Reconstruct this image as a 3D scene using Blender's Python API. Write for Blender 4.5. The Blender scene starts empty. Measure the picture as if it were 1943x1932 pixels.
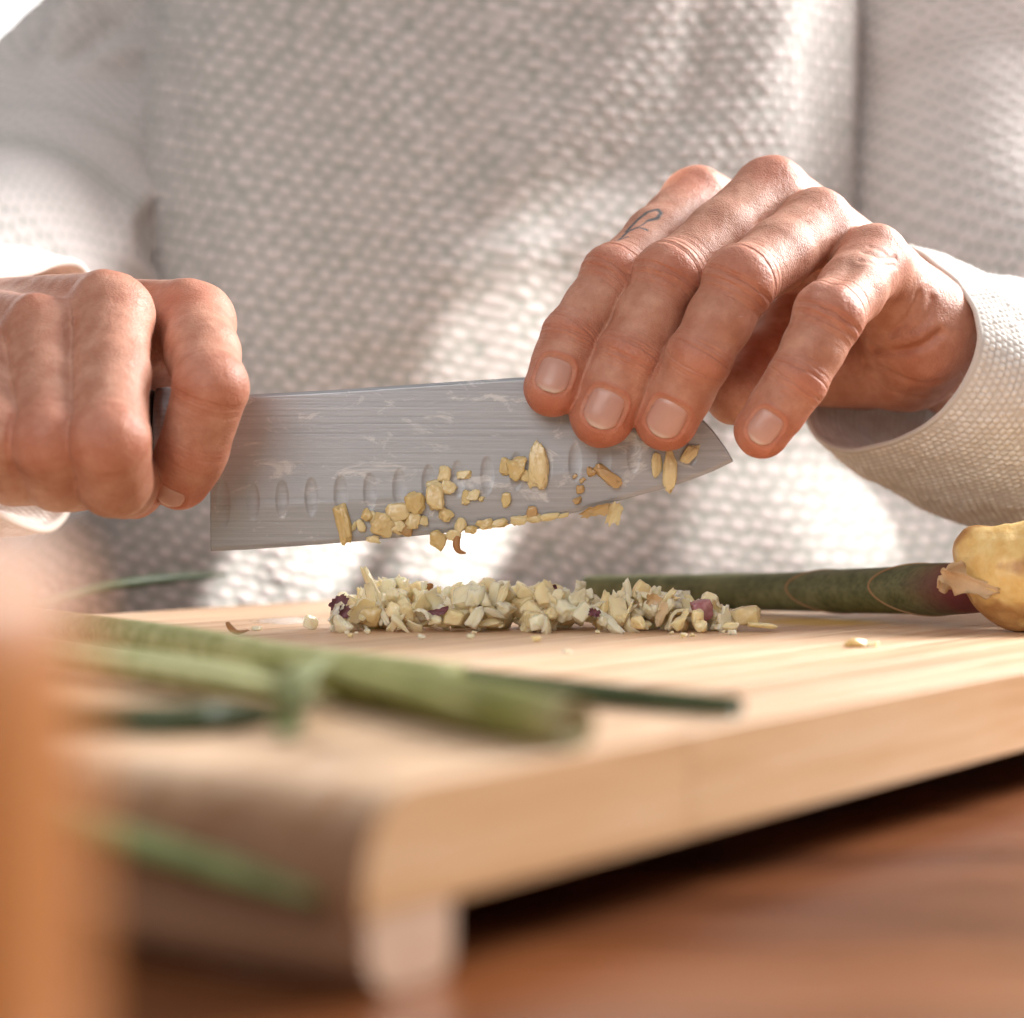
import bpy, bmesh, math, random
import numpy as np
from mathutils import Vector, Matrix

# ------------------------------------------------------------------ camera, world, lamps
SC = bpy.context.scene
COL = SC.collection
F = 1943 * 50 / 24.0          # focal length in photograph pixels
HC = 0.0458                   # camera height over the board top (z = 0)
CX, HY = 971.5, 930.0         # principal column, horizon row

def P(px, py, d):
    return np.array(((px - CX) / F * d, d, HC - (py - HY) / F * d))

def on_board(px, py, r):      # point whose centre floats r over the board top
    d = (HC - r) * F / (py - HY)
    return np.array(((px - CX) / F * d, d, r))

cam_d = bpy.data.cameras.new('camera'); cam = bpy.data.objects.new('camera', cam_d); COL.objects.link(cam)
cam.location = (0, 0, HC); cam.rotation_euler = (math.radians(90), 0, 0)
cam_d.lens = 50; cam_d.sensor_width = 24; cam_d.sensor_fit = 'HORIZONTAL'
cam_d.shift_y = -36 / 1943.0
cam_d.clip_start = 0.01; cam_d.clip_end = 50
cam_d.dof.use_dof = True; cam_d.dof.focus_distance = 0.695; cam_d.dof.aperture_fstop = 4.1
SC.camera = cam

world = bpy.data.worlds.new('World'); SC.world = world; world.use_nodes = True
bg = world.node_tree.nodes['Background']
bg.inputs['Color'].default_value = (1.0, 0.97, 0.95, 1); bg.inputs['Strength'].default_value = 0.20

def area(name, loc, target, size, power, color):
    l = bpy.data.lights.new(name, 'AREA'); l.shape = 'SQUARE'; l.size = size; l.energy = power; l.color = color
    o = bpy.data.objects.new(name, l); COL.objects.link(o); o.location = loc
    o.rotation_euler = (Vector(target) - Vector(loc)).to_track_quat('-Z', 'Y').to_euler(); return o

def spot(name, loc, target, ang, power, blend=0.25, color=(1, .97, .93), soft=0.006):
    l = bpy.data.lights.new(name, 'SPOT'); l.spot_size = math.radians(ang); l.spot_blend = blend
    l.energy = power; l.color = color; l.shadow_soft_size = soft
    o = bpy.data.objects.new(name, l); COL.objects.link(o); o.location = loc
    o.rotation_euler = (Vector(target) - Vector(loc)).to_track_quat('-Z', 'Y').to_euler(); return o

area('window_right', (1.08, 1.22, 0.78), (0.0, 0.70, 0.03), 0.62, 52.0, (1, .975, .955))
area('fill_front', (-0.55, -0.95, 0.85), (0.0, 0.7, 0.0), 1.1, 14.0, (1, .975, .955))  # unseen fill lamp added to brighten the heap and blade from the front
area('area_top', (0.25, 1.0, 1.5), (0.05, 0.7, 0.0), 0.9, 5.0, (1, .99, .98))  # soft area lamp overhead, out of frame
SPOT_POS = (0.75, 0.25, 0.95)  # unseen narrow spots added in place of sun, for bright patches on the sweater
spot('patch_spot_chest', SPOT_POS, P(1060, 560, 0.99), 4.3, 36, .45)
spot('patch_spot_chest_low', SPOT_POS, P(930, 690, 0.99), 2.6, 60, .5)
spot('patch_spot_waist', SPOT_POS, P(560, 1065, 0.99), 2.05, 260, .15)
spot('patch_spot_waist_mid', SPOT_POS, P(850, 1050, 0.99), 1.8, 240, .15)
spot('patch_spot_side', SPOT_POS, P(1540, 960, 0.99), 5.2, 75, 0.6)
spot('fill_spot_hem', (-0.35, 0.2, 0.5), P(1740, 985, 1.0), 6.5, 42, .6)  # unseen spot added to brighten the sweater below the right cuff
spot('patch_spot_cuff', (-0.9, 0.9, 0.9), P(30, 505, 0.76), 4.0, 14, 0.5)  # unseen spot added in place of sun on the left cuff

SC.view_settings.view_transform = 'Standard'; SC.view_settings.look = 'None'
SC.view_settings.exposure = 0.17; SC.view_settings.gamma = 1.0
SC.render.engine = 'CYCLES'
SC.cycles.use_denoising = True
SC.cycles.max_bounces = 8

rng = np.random.default_rng(7)
random.seed(7)

# ------------------------------------------------------------------ mesh helpers
def link(name, me, mat=None, parent=None, smooth=True):
    if mat is not None and not me.materials: me.materials.append(mat)
    o = bpy.data.objects.new(name, me); COL.objects.link(o)
    if parent is not None: o.parent = parent
    if smooth: me.polygons.foreach_set('use_smooth', np.ones(len(me.polygons), bool))
    return o

def np_mesh(name, V, Q, attrs=None):
    V = np.asarray(V, np.float32); Q = np.asarray(Q, np.int32)
    me = bpy.data.meshes.new(name)
    k = Q.shape[1]
    me.vertices.add(len(V)); me.vertices.foreach_set('co', V.ravel())
    me.loops.add(Q.size); me.loops.foreach_set('vertex_index', Q.ravel())
    me.polygons.add(len(Q)); me.polygons.foreach_set('loop_start', np.arange(0, Q.size, k, dtype=np.int32))
    me.update(calc_edges=True)
    for n, a in (attrs or {}).items():
        at = me.attributes.new(n, 'FLOAT', 'POINT'); at.data.foreach_set('value', np.asarray(a, np.float32).ravel())
    me.validate()
    return me

def grid_quads(n, m, cu=False, cv=False, off=0):
    i = np.arange(n if cu else n - 1); j = np.arange(m if cv else m - 1)
    I, J = np.meshgrid(i, j, indexing='ij')
    I2, J2 = (I + 1) % n, (J + 1) % m
    return np.stack([I * m + J, I2 * m + J, I2 * m + J2, I * m + J2], -1).reshape(-1, 4) + off

def tag(o, label=None, cat=None, group=None, kind=None):
    if label: o['label'] = label
    if cat: o['category'] = cat
    if group: o['group'] = group
    if kind: o['kind'] = kind
    return o

def empty(name, loc, rz=0.0):
    o = bpy.data.objects.new(name, None); COL.objects.link(o); o.location = loc; o.rotation_euler = (0, 0, rz)
    o.empty_display_size = 0.01
    return o

def catmull(C, n, closed=False):
    C = np.asarray(C, float); N = len(C)
    ts = np.linspace(0, N if closed else N - 1, n, endpoint=not closed)
    i = np.floor(ts).astype(int)
    if not closed: i = np.minimum(i, N - 2)
    f = (ts - i)[:, None]
    g = (lambda k: C[k % N]) if closed else (lambda k: C[np.clip(k, 0, N - 1)])
    p0, p1, p2, p3 = g(i - 1), g(i), g(i + 1), g(i + 2)
    return 0.5 * (2 * p1 + (p2 - p0) * f + (2 * p0 - 5 * p1 + 4 * p2 - p3) * f**2 + (3 * p1 - p0 - 3 * p2 + p3) * f**3)

def nrm(v):
    return v / np.maximum(np.linalg.norm(v, axis=-1, keepdims=True), 1e-12)

def tube_pts(path, rad, n, seg, flat=1.0, up=(0, 0, 1)):
    """rings (n, seg, 3) along a smooth path; rad follows the control points; flat squashes along up"""
    C = catmull(path, n); R = catmull(np.asarray(rad, float)[:, None], n)[:, 0]
    T = nrm(np.gradient(C, axis=0)); U = np.tile(np.asarray(up, float), (n, 1))
    S = nrm(np.cross(T, U)); U = nrm(np.cross(S, T))
    a = np.linspace(0, 2 * np.pi, seg, endpoint=False)
    return C[:, None] + R[:, None, None] * (np.cos(a)[None, :, None] * S[:, None] + flat * np.sin(a)[None, :, None] * U[:, None]), C, R, T, S, U

def tube_mesh(name, path, rad, n=40, seg=20, flat=1.0, up=(0, 0, 1), wob=0.0, caps=True):
    V, C, R, T, S, U = tube_pts(path, rad, n, seg, flat, up)
    if wob:
        w = 1 + wob * np.cumsum(rng.normal(size=(n, 1)), 0) / 6
        V = C[:, None] + (V - C[:, None]) * np.clip(w, .8, 1.2)[:, :, None]
    Q = grid_quads(n, seg, False, True)
    V = V.reshape(-1, 3)
    s = np.repeat(np.linspace(0, 1, n), seg)
    if caps:
        a, b = len(V), len(V) + 1
        V = np.vstack([V, C[0] - T[0] * R[0] * .15, C[-1] + T[-1] * R[-1] * .15]); s = np.append(s, [0, 1])
        j = np.arange(seg); j2 = (j + 1) % seg
        Q = np.vstack([Q, np.stack([j2, j, np.full(seg, a), np.full(seg, a)], -1), np.stack([(n - 1) * seg + j, (n - 1) * seg + j2, np.full(seg, b), np.full(seg, b)], -1)])
    me = bpy.data.meshes.new(name)
    faces = [tuple(dict.fromkeys(q)) for q in Q.tolist()]
    me.from_pydata(V.tolist(), [], faces); me.update()
    at = me.attributes.new('along', 'FLOAT', 'POINT'); at.data.foreach_set('value', s.astype(np.float32))
    return me

# value noise on points (numpy), several octaves
_T = np.random.default_rng(3).random((64, 64, 64)).astype(np.float32)
def vnoise(p, scale, octaves=2):
    out = 0; amp = 1; tot = 0
    for o in range(octaves):
        q = np.asarray(p) * scale * 2**o + 17.3 * o
        i = np.floor(q).astype(int); f = q - i; f = f * f * (3 - 2 * f); i &= 63; j = (i + 1) & 63
        x0, y0, z0 = i[..., 0], i[..., 1], i[..., 2]; x1, y1, z1 = j[..., 0], j[..., 1], j[..., 2]
        fx, fy, fz = f[..., 0], f[..., 1], f[..., 2]
        c = lambda a, b, t: a + (b - a) * t
        v = c(c(c(_T[x0, y0, z0], _T[x1, y0, z0], fx), c(_T[x0, y1, z0], _T[x1, y1, z0], fx), fy),
              c(c(_T[x0, y0, z1], _T[x1, y0, z1], fx), c(_T[x0, y1, z1], _T[x1, y1, z1], fx), fy), fz)
        out = out + amp * (v - .5) * 2; tot += amp; amp *= .5
    return out / tot

# ------------------------------------------------------------------ signed distance sculpting
class Field:
    def __init__(s, lo, hi, h, big=0.05):
        s.lo = np.asarray(lo, float); s.h = h
        s.n = np.ceil((np.asarray(hi) - s.lo) / h).astype(int) + 1
        s.D = np.full(s.n, big, np.float32)
        s.ax = [(s.lo[k] + h * np.arange(s.n[k])).astype(np.float32) for k in range(3)]
    def box(s, lo, hi):
        a = np.clip(np.floor((np.asarray(lo) - s.lo) / s.h).astype(int), 0, s.n)
        b = np.clip(np.ceil((np.asarray(hi) - s.lo) / s.h).astype(int) + 1, 0, s.n)
        return tuple(slice(a[k], b[k]) for k in range(3))
    def xyz(s, sl):
        return (s.ax[0][sl[0]][:, None, None], s.ax[1][sl[1]][None, :, None], s.ax[2][sl[2]][None, None, :])
    def blend(s, sl, d, k, sub=False):
        a = s.D[sl]
        if a.size == 0: return
        if sub:
            hh = np.clip(.5 - .5 * (a + d) / k, 0, 1); s.D[sl] = a + (-d - a) * hh + k * hh * (1 - hh)
        else:
            hh = np.clip(.5 + .5 * (a - d) / k, 0, 1); s.D[sl] = a + (d - a) * hh - k * hh * (1 - hh)
    def cone(s, a, b, ra, rb, k, sub=False):
        a = np.asarray(a, np.float32); b = np.asarray(b, np.float32); m = max(ra, rb) + 2.5 * k + .002
        sl = s.box(np.minimum(a, b) - m, np.maximum(a, b) + m)
        X, Y, Z = s.xyz(sl); v = b - a; L2 = max(float(v @ v), 1e-12)
        t = np.clip(((X - a[0]) * v[0] + (Y - a[1]) * v[1] + (Z - a[2]) * v[2]) / L2, 0, 1)
        d = np.sqrt((X - a[0] - t * v[0])**2 + (Y - a[1] - t * v[1])**2 + (Z - a[2] - t * v[2])**2) - (ra + (rb - ra) * t)
        s.blend(sl, d, k, sub)
    def ball(s, a, r, k, sub=False): s.cone(a, np.asarray(a) + 1e-6, r, r, k, sub)
    def sample(s, p):
        q = (np.asarray(p) - s.lo) / s.h; q = np.clip(q, 0, s.n - 1.001); i = q.astype(int); f = q - i
        D = s.D; r = 0
        for dx in (0, 1):
            for dy in (0, 1):
                for dz in (0, 1):
                    w = (f[..., 0] if dx else 1 - f[..., 0]) * (f[..., 1] if dy else 1 - f[..., 1]) * (f[..., 2] if dz else 1 - f[..., 2])
                    r = r + w * D[i[..., 0] + dx, i[..., 1] + dy, i[..., 2] + dz]
        return r
    def grad(s, p):
        e = s.h
        return nrm(np.stack([s.sample(p + np.eye(3)[k] * e) - s.sample(p - np.eye(3)[k] * e) for k in range(3)], -1))
    def mesh(s):
        D = s.D; ins = D < 0
        c = [ins[dx:D.shape[0] - 1 + dx, dy:D.shape[1] - 1 + dy, dz:D.shape[2] - 1 + dz] for dx in (0, 1) for dy in (0, 1) for dz in (0, 1)]
        allin = c[0].copy(); anyin = c[0].copy()
        for q in c[1:]: allin &= q; anyin |= q
        act = anyin & ~allin
        idx = np.full(act.shape, -1, np.int32); I = np.argwhere(act); idx[act] = np.arange(len(I))
        off = np.array([(dx, dy, dz) for dx in (0, 1) for dy in (0, 1) for dz in (0, 1)])
        val = np.stack([D[I[:, 0] + o[0], I[:, 1] + o[1], I[:, 2] + o[2]] for o in off], -1)
        acc = np.zeros((len(I), 3)); cnt = np.zeros(len(I))
        for a in range(8):
            for b in range(a + 1, 8):
                if np.abs(off[a] - off[b]).sum() != 1: continue
                m = (val[:, a] < 0) != (val[:, b] < 0); t = np.where(m, val[:, a] / np.where(m, val[:, a] - val[:, b], 1), 0)
                acc += np.where(m[:, None], off[a] + t[:, None] * (off[b] - off[a]), 0); cnt += m
        V = s.lo + s.h * (I + acc / cnt[:, None])
        Q = []
        for ax in range(3):
            o1, o2 = [(1, 2), (2, 0), (0, 1)][ax]
            sl0 = [slice(None)] * 3; sl1 = [slice(None)] * 3
            sl0[ax] = slice(0, -1); sl1[ax] = slice(1, None)
            a = ins[tuple(sl0)]; b = ins[tuple(sl1)]
            E = np.argwhere(a != b); E = E[(E[:, o1] > 0) & (E[:, o2] > 0) & (E[:, o1] < D.shape[o1] - 1) & (E[:, o2] < D.shape[o2] - 1)]
            flip = a[E[:, 0], E[:, 1], E[:, 2]]
            def cell(d1, d2):
                e = E.copy(); e[:, o1] -= d1; e[:, o2] -= d2
                return idx[e[:, 0], e[:, 1], e[:, 2]]
            q = np.stack([cell(1, 1), cell(0, 1), cell(0, 0), cell(1, 0)], -1)
            q[~flip] = q[~flip][:, ::-1]
            Q.append(q)
        Q = np.vstack(Q); Q = Q[(Q >= 0).all(1)]
        return V, Q

def smooth_mesh(V, Q, it=2, lam=.5):
    E = np.vstack([Q[:, [0, 1]], Q[:, [1, 2]], Q[:, [2, 3]], Q[:, [3, 0]]])
    E = np.vstack([E, E[:, ::-1]]); n = len(V); cnt = np.bincount(E[:, 0], minlength=n)
    for _ in range(it):
        for l in (lam, -lam * 1.04):
            A = np.stack([np.bincount(E[:, 0], weights=V[E[:, 1], k], minlength=n) for k in range(3)], -1) / np.maximum(cnt, 1)[:, None]
            V = V + l * (A - V)
    return V

# ------------------------------------------------------------------ node helper
class Mat:
    def __init__(s, name):
        s.m = bpy.data.materials.new(name); s.m.use_nodes = True; s.t = s.m.node_tree; s.b = s.t.nodes['Principled BSDF']
        s.out = s.t.nodes['Material Output']
    def n(s, kind, **kw):
        nd = s.t.nodes.new(kind)
        for k, v in kw.items(): setattr(nd, k, v)
        return nd
    def put(s, sock, v):
        if v is None: return
        if hasattr(v, 'is_linked') or isinstance(v, bpy.types.NodeSocket): s.t.links.new(v, sock)
        else:
            if isinstance(v, tuple) and len(v) == 3 and sock.type == 'RGBA': v = (*v, 1)
            sock.default_value = v
    def set(s, **kw):
        for k, v in kw.items(): s.put(s.b.inputs[k.replace('_', ' ')], v)
        return s
    def attr(s, name): return s.n('ShaderNodeAttribute', attribute_name=name).outputs['Fac']
    def coord(s, which='Object', scale=(1, 1, 1), rot=(0, 0, 0), loc=(0, 0, 0)):
        tc = s.n('ShaderNodeTexCoord'); mp = s.n('ShaderNodeMapping'); s.t.links.new(tc.outputs[which], mp.inputs[0])
        mp.inputs['Scale'].default_value = scale; mp.inputs['Rotation'].default_value = rot; mp.inputs['Location'].default_value = loc
        return mp.outputs[0]
    def noise(s, vec, scale, detail=3, rough=.55, dist=0.0):
        nd = s.n('ShaderNodeTexNoise'); s.put(nd.inputs['Vector'], vec); nd.inputs['Scale'].default_value = scale
        nd.inputs['Detail'].default_value = detail; nd.inputs['Roughness'].default_value = rough; nd.inputs['Distortion'].default_value = dist
        return nd.outputs['Fac']
    def vor(s, vec, scale, feature='F1'):
        nd = s.n('ShaderNodeTexVoronoi', feature=feature); s.put(nd.inputs['Vector'], vec); nd.inputs['Scale'].default_value = scale
        return nd.outputs['Distance']
    def ramp(s, fac, *stops):
        r = s.n('ShaderNodeValToRGB'); s.put(r.inputs[0], fac); e = r.color_ramp.elements
        while len(e) < len(stops): e.new(.5)
        for el, (p, c) in zip(e, stops): el.position = p; el.color = (c, c, c, 1) if isinstance(c, (int, float)) else (*c, 1)
        return r.outputs[0]
    def mix(s, f, a, b, mode='MIX'):
        nd = s.n('ShaderNodeMix', data_type='RGBA', blend_type=mode); s.put(nd.inputs[0], f); s.put(nd.inputs[6], a); s.put(nd.inputs[7], b)
        return nd.outputs[2]
    def math(s, op, a, b=None, c=None):
        nd = s.n('ShaderNodeMath', operation=op); s.put(nd.inputs[0], a); s.put(nd.inputs[1], b); s.put(nd.inputs[2], c)
        return nd.outputs[0]
    def bump(s, h, strength=.3, dist=.001, normal=None):
        nd = s.n('ShaderNodeBump'); s.put(nd.inputs['Height'], h); nd.inputs['Strength'].default_value = strength
        nd.inputs['Distance'].default_value = dist
        if normal is not None: s.put(nd.inputs['Normal'], normal)
        return nd.outputs[0]

def wood(name, light, dark, along=(3, 60, 60), rough=.42, bumpy=.15, shift=True, coat=0.0, scale=1.0):
    m = Mat(name)
    v = m.coord('Object', along)
    if shift:
        oi = m.n('ShaderNodeObjectInfo'); cv = m.n('ShaderNodeVectorMath', operation='SCALE'); cv.inputs[0].default_value = (13, 7, 3)
        m.put(cv.inputs['Scale'], oi.outputs['Random']); ad = m.n('ShaderNodeVectorMath', operation='ADD')
        m.put(ad.inputs[0], v); m.put(ad.inputs[1], cv.outputs[0]); v = ad.outputs[0]
    n1 = m.noise(v, 1.6 * scale, 6, .6, .4); n2 = m.noise(v, 7 * scale, 4, .65)
    f = m.math('ADD', m.math('MULTIPLY', n1, .65), m.math('MULTIPLY', n2, .35))
    c = m.ramp(f, (.36, dark), (.62, light))
    if shift:
        hsv = m.n('ShaderNodeHueSaturation'); m.put(hsv.inputs['Color'], c)
        m.put(hsv.inputs['Value'], m.math('ADD', m.math('MULTIPLY', oi.outputs['Random'], .16), .92)); c = hsv.outputs[0]
    m.set(Base_Color=c, Roughness=m.math('ADD', m.math('MULTIPLY', n2, .2), rough - .1), Normal=m.bump(n2, bumpy, .0004), Coat_Weight=coat, Coat_Roughness=.25)
    return m

# ------------------------------------------------------------------ materials
def skin_material():
    m = Mat('skin')
    co = m.coord('Object')
    red, wr, ax, ink = (m.attr(k) for k in ('red', 'wr', 'ax', 'ink'))
    mott = m.noise(co, 130, 4, .6); fine = m.noise(co, 900, 3, .6)
    base = m.mix(m.ramp(mott, (.35, 0.0), (.7, 1.0)), (.46, .195, .122), (.62, .322, .225))
    c = m.mix(m.math('MULTIPLY', red, 1.0), base, (.50, .13, .068))
    c = m.mix(m.math('MULTIPLY', m.ramp(m.noise(co, 420, 3, .7), (.50, 0.0), (.72, 1.0)), .30), c, (.46, .16, .10))
    c = m.mix(ink, c, (.075, .085, .09))
    nz = m.noise(co, 260, 2, .5)
    w = m.math('SINE', m.math('ADD', m.math('MULTIPLY', ax, 5200), m.math('MULTIPLY', nz, 7)))
    fw = m.math('MULTIPLY', w, wr)
    # fine skin lines across the fingers everywhere, and pores
    w2 = m.math('SINE', m.math('ADD', m.math('MULTIPLY', ax, 9000), m.math('MULTIPLY', m.noise(co, 420, 3, .6), 26)))
    pores = m.vor(co, 1500)
    hgt = m.math('ADD', m.math('MULTIPLY', fw, .5), m.math('ADD', m.math('MULTIPLY', w2, .10), m.math('ADD', m.math('MULTIPLY', fine, .35), m.math('MULTIPLY', pores, .35))))
    m.set(Base_Color=c, Roughness=m.ramp(fine, (.3, .43), (.7, .60)), Normal=m.bump(hgt, .75, .0004),
          Subsurface_Weight=.12, Subsurface_Radius=(1.0, .35, .2), Subsurface_Scale=.0022, Specular_IOR_Level=.5)
    return m.m

def nail_material():
    m = Mat('nail'); s = m.attr('along')
    c = m.ramp(s, (0.0, (.70, .46, .39)), (.2, (.58, .31, .25)), (.86, (.60, .33, .265)), (.95, (.70, .52, .44)))
    nb = m.noise(m.coord('Object', (2600, 500, 250)), 1.0, 3, .6); c = m.mix(m.math('MULTIPLY', m.noise(m.coord('Object'), 330, 3), .35), c, (.50, .24, .18))
    m.set(Base_Color=c, Roughness=.34, Normal=m.bump(nb, .25, .0002), Specular_IOR_Level=.5, Subsurface_Weight=.15, Subsurface_Radius=(1, .4, .25), Subsurface_Scale=.002, Coat_Weight=.15, Coat_Roughness=.2)
    return m.m

def knit_material(name, ground_shade, yarn, fz=900):
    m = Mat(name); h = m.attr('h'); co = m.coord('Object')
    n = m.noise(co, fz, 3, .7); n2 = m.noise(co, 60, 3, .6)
    c = m.mix(m.ramp(h, (.10, 0.0), (.55, 1.0)), ground_shade, yarn)  # grey backing thread, with the shade between stitches darkened into its colour
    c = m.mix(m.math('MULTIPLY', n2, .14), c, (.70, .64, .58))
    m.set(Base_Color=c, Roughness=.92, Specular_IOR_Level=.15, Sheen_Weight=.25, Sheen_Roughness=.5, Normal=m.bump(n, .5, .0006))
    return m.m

def steel_material():
    m = Mat('brushed_steel'); co = m.coord('Object', (9, 900, 900), (0, math.radians(-3), 0)); co2 = m.coord('Object')
    br = m.noise(co, 1.0, 4, .7)
    spots = m.noise(co2, 220, 5, .75)
    smear = m.ramp(m.noise(m.coord('Object', (60, 220, 150)), 1.0, 5, .7, .8), (.56, 0.0), (.66, 1.0))
    b = m.ramp(br, (.25, (.33, .335, .36)), (.75, (.48, .485, .51)))
    b = m.mix(m.math('MULTIPLY', smear, .42), b, (.88, .87, .86))
    b = m.mix(m.ramp(spots, (.70, 0.0), (.76, .55)), b, (.30, .28, .27))
    m.set(Base_Color=b, Metallic=m.math('SUBTRACT', .68, m.math('MULTIPLY', smear, .35)), Roughness=m.ramp(br, (.2, .36), (.8, .52)), Normal=m.bump(m.math('ADD', br, m.math('MULTIPLY', m.noise(m.coord('Object', (120, 700, 700), (0, math.radians(-9), 0)), 1.0, 5, .8), .8)), .35, .0002))
    return m.m

def ginger_flesh(name, a, b, spots=.0, sss=.35):
    m = Mat(name); co = m.coord('Object'); oi = m.n('ShaderNodeObjectInfo')
    n = m.noise(co, 260, 4, .65); fib = m.noise(m.coord('Object', (200, 200, 900)), 1.0, 3, .6)
    f = m.math('ADD', m.math('MULTIPLY', n, .7), m.math('MULTIPLY', m.math('SUBTRACT', oi.outputs['Random'], .25), .6))
    c = m.ramp(f, (.25, a), (.7, b))
    if spots: c = m.mix(m.ramp(m.noise(co, 420, 2, .5), (.69, 0.0), (.73, spots)), c, (.16, .07, .03))
    m.set(Base_Color=c, Roughness=.24, Coat_Weight=.25, Coat_Roughness=.12, Subsurface_Weight=sss, Subsurface_Radius=(1, .8, .5), Subsurface_Scale=.0032,
          Normal=m.bump(m.math('ADD', fib, m.math('MULTIPLY', n, .6)), .35, .0005), Specular_IOR_Level=.5)
    return m.m

def green_material(name, a, b, tip=None, stri=900, rough=.5):
    m = Mat(name); s = m.attr('along'); co = m.coord('Object', (40, 700, 700)); n = m.noise(co, 1.0, 4, .6); n2 = m.noise(m.coord('Object'), 120, 3)
    c = m.ramp(m.math('ADD', m.math('MULTIPLY', n, .5), m.math('MULTIPLY', n2, .5)), (.38, a), (.62, b))
    if tip is not None: c = m.mix(m.ramp(s, *tip[1]), c, tip[0])
    m.set(Base_Color=c, Roughness=rough, Normal=m.bump(n, .2, .0003), Specular_IOR_Level=.4)
    return m.m

def simple(name, col, rough=.5, **kw):
    m = Mat(name); co = m.coord('Object'); n = m.noise(co, 400, 3)
    c = m.mix(n, tuple(x * .82 for x in col), tuple(min(1, x * 1.15) for x in col))
    m.set(Base_Color=c, Roughness=rough, **kw); return m.m

MAT = dict(
    skin=skin_material(), nail=nail_material(), steel=steel_material(),
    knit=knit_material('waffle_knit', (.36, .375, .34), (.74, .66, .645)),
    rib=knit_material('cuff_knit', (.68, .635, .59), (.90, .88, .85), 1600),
    handle=simple('black_handle', (.02, .02, .022), .4),
    garlic=ginger_flesh('garlic_flesh', (.985, .75, .41), (.99, .90, .66), 0, .6),
    ginger=ginger_flesh('ginger_flesh', (.72, .55, .26), (.84, .72, .44), .5),
    smear=ginger_flesh('damp_flesh', (.68, .51, .23), (.82, .67, .38), .2),
    skinflake=simple('purple_skin', (.20, .075, .09), .5),
    brownpeel=simple('brown_peel', (.42, .20, .07), .5),
)

# ------------------------------------------------------------------ table
tw = wood('table_wood', (.26, .085, .026), (.065, .018, .006), (2.2, 16, 16), .30, .10, False, .25)
bm = bmesh.new()
bmesh.ops.create_cube(bm, size=1)
bmesh.ops.scale(bm, vec=(2.0, 1.30, .035), verts=bm.verts)
bmesh.ops.bevel(bm, geom=bm.edges[:], offset=.004, segments=3, affect='EDGES')
me = bpy.data.meshes.new('table'); bm.to_mesh(me); bm.free()
TZ = -0.0325
tw.set(Specular_IOR_Level=.32); tab = link('table', me, tw.m); tab.location = (0, .30, TZ - .0175); 
tag(tab, 'glossy dark brown wooden table under the cutting board', 'table')

# ------------------------------------------------------------------ bright window far behind, seen past the shoulder
def window():
    w = empty('window', (-1.05, 2.90, 0.0)); tag(w, 'bright white window blurred behind the shoulder at the top left corner', 'window')
    def slab(name, x0, x1, y0, y1, z0, z1, mat):
        bm = bmesh.new(); bmesh.ops.create_cube(bm, size=1)
        for v in bm.verts: v.co = Vector((x0 + (x1 - x0) * (v.co.x + .5), y0 + (y1 - y0) * (v.co.y + .5), z0 + (z1 - z0) * (v.co.z + .5)))
        me = bpy.data.meshes.new(name); bm.to_mesh(me); bm.free(); return link(name, me, mat, w, False)
    g = Mat('daylit_pane'); g.set(Base_Color=(.9, .9, .9), Emission_Color=(1, .985, .97, 1), Emission_Strength=2.6)
    fw = simple('white_paint', (.75, .74, .72), .5)
    slab('pane', -.72, .72, 0, .01, .12, 1.55, g.m)
    for a in ((-.80, -.72, -.03, .04, .04, 1.63), (.72, .80, -.03, .04, .04, 1.63), (-.72, .72, -.03, .04, .04, .12), (-.72, .72, -.03, .04, 1.55, 1.63)): slab('frame', *a, fw)
window()

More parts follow.
